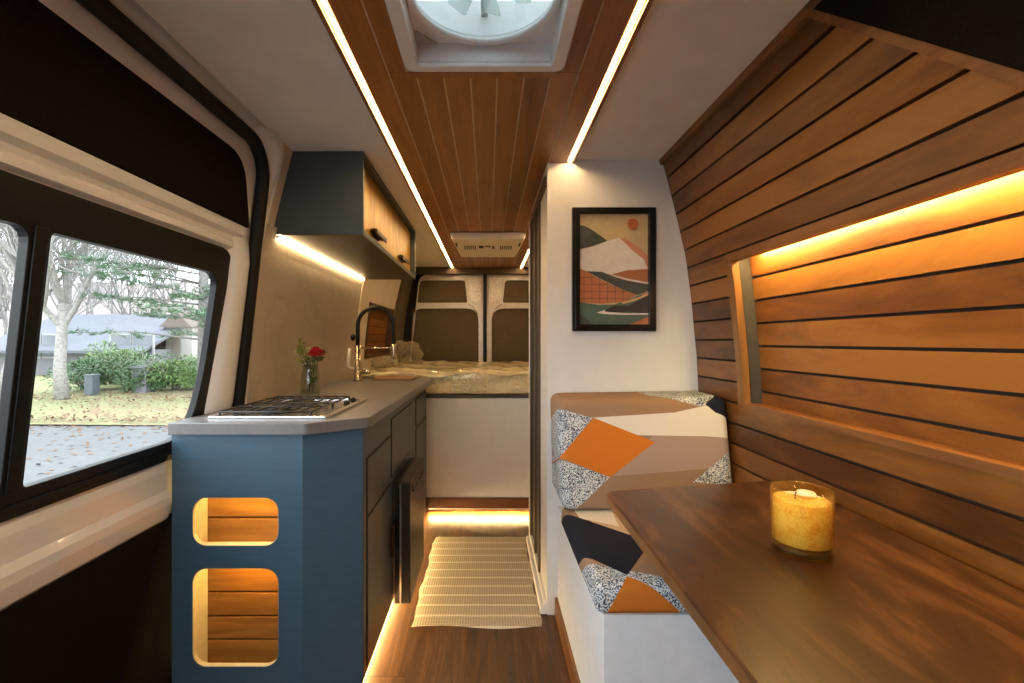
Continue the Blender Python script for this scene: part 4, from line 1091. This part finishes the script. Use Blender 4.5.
# white pine by the right edge of the window
needle = plain('pine_needle', (.075, .15, .08), .6, var=.4)
def pine(x, y, h, r, lab, z0, seed, nwh):
    rng = random.Random(seed); z = gz_at(y) - .05
    t = thing('pine_tree', lab, 'tree', (x, y, z))
    b = B(); b.tube([(x, y, z), (x + .05, y, z + h * .4), (x, y, z + h)], [r, r * .8, r * .2], 10); obj('trunk', b, barkd, t)
    b = B(); nb_ = B()
    for w in range(nwh):
        zz = z + z0 + (h - z0) * w / nwh; L = (1 - .75 * w / nwh) * h * .34
        for k in range(7):
            a = rng.uniform(0, 6.28); dr_ = Vector((math.cos(a), math.sin(a), rng.uniform(-.02, .22))); p0 = Vector((x, y, zz + rng.uniform(-.2, .2)))
            l_ = L * rng.uniform(.6, 1.1); pts = [p0, p0 + dr_ * l_ * .5 + Vector((0, 0, .05)), p0 + dr_ * l_ + Vector((0, 0, -.05 * l_))]
            b.tube(pts, [.035, .02, .007], 5)
            side = Vector((-dr_.y, dr_.x, 0))
            for s in range(30):
                f_ = rng.uniform(.28, 1.02); q = p0 + (pts[2] - p0) * f_ + side * rng.uniform(-1, 1) * .40 * (1.15 - f_ * .6) * l_ * .5 + Vector((0, 0, rng.uniform(-.04, .10)))
                for n_ in range(16):
                    nb_.quadleaf(q, Vector((rng.uniform(-1, 1), rng.uniform(-1, 1), rng.uniform(-.25, .6))) + dr_ * .5, .022, rng.uniform(.13, .24), Vector((rng.uniform(-1, 1), rng.uniform(-1, 1), 1)))
    obj('branches', b, barkd, t); o = obj('needles', nb_, needle, t); o['kind'] = 'stuff'
pine(-9.35, 14.9, 12, .17, 'tall green pine tree by the right edge of the window', 1.9, 4, 22)

# evergreen shrubs in front of the house
shl = plain('rhododendron_leaf', (.055, .115, .040), .45, var=.45); shl2 = plain('shrub_leaf_light', (.13, .21, .065), .5, var=.4)
def shrub(x, y, w, h, lab, mat, seed, n_=3600, ls=.10):
    rng = random.Random(seed); z = gz_at(y)
    t = thing('evergreen_shrub', lab, 'shrub', (x, y, z))
    b = B(); f_ = B()
    for k in range(9):
        a = rng.uniform(0, 6.28); b.tube([(x, y, z - .03), (x + math.cos(a) * w * .15, y + math.sin(a) * w * .15, z + h * .35), (x + math.cos(a) * w * .36, y + math.sin(a) * w * .3, z + h * rng.uniform(.6, .85))], [.025, .018, .007], 5)
    blobs = [(Vector((x + rng.uniform(-.33, .33) * w, y + rng.uniform(-.25, .25) * w, z + h * rng.uniform(.35, .72))), rng.uniform(.2, .34)) for _ in range(9)]
    for i in range(n_):
        c_, r_ = rng.choice(blobs); d = Vector((rng.gauss(0, 1), rng.gauss(0, 1), rng.gauss(0, 1))).normalized(); q = c_ + Vector((d.x * w, d.y * w, d.z * h)) * r_ * rng.uniform(.7, 1.0)
        if q.z < z + .03: continue
        f_.quadleaf(q, d + Vector((rng.uniform(-.8, .8), rng.uniform(-.8, .8), rng.uniform(-.6, .4))), ls * .42, ls * rng.uniform(.8, 1.5), d + Vector((0, 0, .8)))
    obj('stem', b, barkd, t); o = obj('foliage', f_, mat, t); o['kind'] = 'stuff'
for i, (px, y, w, h, m_, lab) in enumerate((
    (88, 15.4, 2.6, 1.55, shl, 'dark green shrub just right of the pale tree trunk'),
    (128, 16.0, 3.0, 1.75, shl, 'widest dark green shrub in front of the house wall'),
    (152, 15.2, 1.7, 1.2, shl, 'low dark green shrub by the grey garden box'),
    (176, 15.6, 2.0, 1.5, shl2, 'light green shrub left of the pine trunk'),
    (201, 16.0, 2.2, 1.6, shl2, 'light green shrub at the right edge of the window'),
    (112, 17.6, 2.4, 2.6, shl2, 'taller loose green shrub standing close to the house'))):
    shrub((px - 488) / F * y, y, w, h * .74, lab, m_, 50 + i)
# the low house
hy = 22.0
def hx(px, y=hy): return (px - 488) / F * y
t = thing('house', 'low grey roofed house behind the shrubs outside the window', 'house', (hx(90), hy, GZ))
hz = GZ + .1; ev = EYE - (352 - 341) / F * hy; rgz = EYE + (341 - 317) / F * (hy + 4)
x0h, x1h = hx(-20), hx(152)
b = B(); b.box(x0h + .5, x1h - .4, hy, hy + 8, hz - .3, ev + .1); obj('wall', b, ground_mat('grey_siding', [(.3, (.16, .155, .17)), (.7, (.20, .195, .21))], 2), t)
b = B()
b.prism([(hy - .6, ev - .05), (hy + 4, rgz), (hy + 8.6, ev - .05), (hy + 8.6, ev + .08), (hy + 4, rgz + .14), (hy - .6, ev + .08)], x0h, x1h, 'x')
obj('roof', b, ground_mat('slate_shingles', [(.3, (.10, .105, .125)), (.7, (.135, .14, .165))], 5), t)
for px in (20, 42, 110, 132):
    b = B(); w0 = hx(px); b.box(w0, w0 + 1.1, hy - .05, hy + .01, hz + .8, hz + 2.0); wn = obj('window', b, plain('house_trim', (.3, .3, .3), .6), t)
    b = B(); b.box(w0 + .08, w0 + 1.02, hy - .06, hy - .045, hz + .88, hz + 1.92); obj('pane', b, plain('house_glass', (.10, .11, .13), .1), wn)
t = thing('garage', 'white garage end beyond the shrubs left of the pine trunk', 'building', (hx(180, 24), 24, GZ))
b = B(); b.box(hx(166, 24), hx(192, 24), 24, 29, GZ, 1.9); obj('wall', b, plain('white_siding', (.36, .345, .33), .7), t)
b = B(); b.prism([(hx(163, 24), 1.85), (hx(195, 24), 1.85), (hx(179, 24), 2.7)], 23.7, 29.2, 'y'); obj('roof', b, ground_mat('brown_shingles', [(.3, (.12, .10, .085)), (.7, (.16, .13, .11))], 5), t)
b = B(); b.box(hx(172, 24), hx(181, 24), 23.96, 24.0, GZ + .1, 1.4); obj('door', b, plain('garage_door', (.22, .20, .19), .6), t)
ub = thing('utility_box', 'small grey utility box on the lawn in front of the dark shrub', 'utility box', ((92 - 488) / F * 14.2, 14.2, GZ + .05))
ux = (92 - 488) / F * 14.2
b = B(); b.box(ux - .13, ux + .13, 14.05, 14.35, GZ + .02, GZ + .66, bev=.03); obj('body', b, plain('utility_grey', (.085, .10, .115), .6), ub)
b = B(); b.box(ux - .145, ux + .145, 14.03, 14.37, GZ + .66, GZ + .70, bev=.015); obj('lid', b, plain('utility_lid', (.10, .115, .13), .6), ub)
gb = thing('garden_box', 'pale grey box panel standing between the shrubs near the house', 'garden box', ((143 - 488) / F * 15.0, 15.0, GZ + .05))
gx = (143 - 488) / F * 15.0
b = B(); b.box(gx - .24, gx + .24, 14.8, 15.3, GZ + .02, GZ + .86, bev=.03); obj('body', b, plain('grey_box', (.13, .13, .145), .7), gb)
b = B(); b.prism(rpoly([(gx - .27, GZ + .86), (gx + .27, GZ + .86), (gx + .22, GZ + .93), (gx - .22, GZ + .93)], .03), 14.75, 15.45, 'y'); obj('lid', b, plain('grey_box_lid', (.12, .12, .13), .7), gb)

# ------------------------------------------------------------------ daylight and camera
w = bpy.data.worlds.new('overcast'); sc.world = w; w.use_nodes = True
nt = w.node_tree; nt.nodes.clear()
o_ = nt.nodes.new('ShaderNodeOutputWorld'); bg = nt.nodes.new('ShaderNodeBackground'); bg.inputs[0].default_value = (.86, .93, 1.0, 1); bg.inputs[1].default_value = 7.5
nt.links.new(bg.outputs[0], o_.inputs[0])

cam = bpy.data.cameras.new('camera'); co_ = bpy.data.objects.new('camera', cam); C.objects.link(co_)
co_.location = (0, 0, EYE); co_.rotation_euler = (R(90), 0, 0)
cam.sensor_width = 36; cam.lens = 36 * F / 1024; cam.shift_x = 24 / 1024; cam.shift_y = -.0005
cam.clip_start = .03; cam.clip_end = 400
sc.camera = co_
vs_ = sc.view_settings; vs_.view_transform = 'Standard'; vs_.look = 'None'; vs_.gamma = 1; vs_.exposure = 0.0; vs_.use_curve_mapping = False
sc.cycles.max_bounces = 10; sc.cycles.diffuse_bounces = 5; sc.cycles.transparent_max_bounces = 12
sc.cycles.sample_clamp_indirect = 6.0
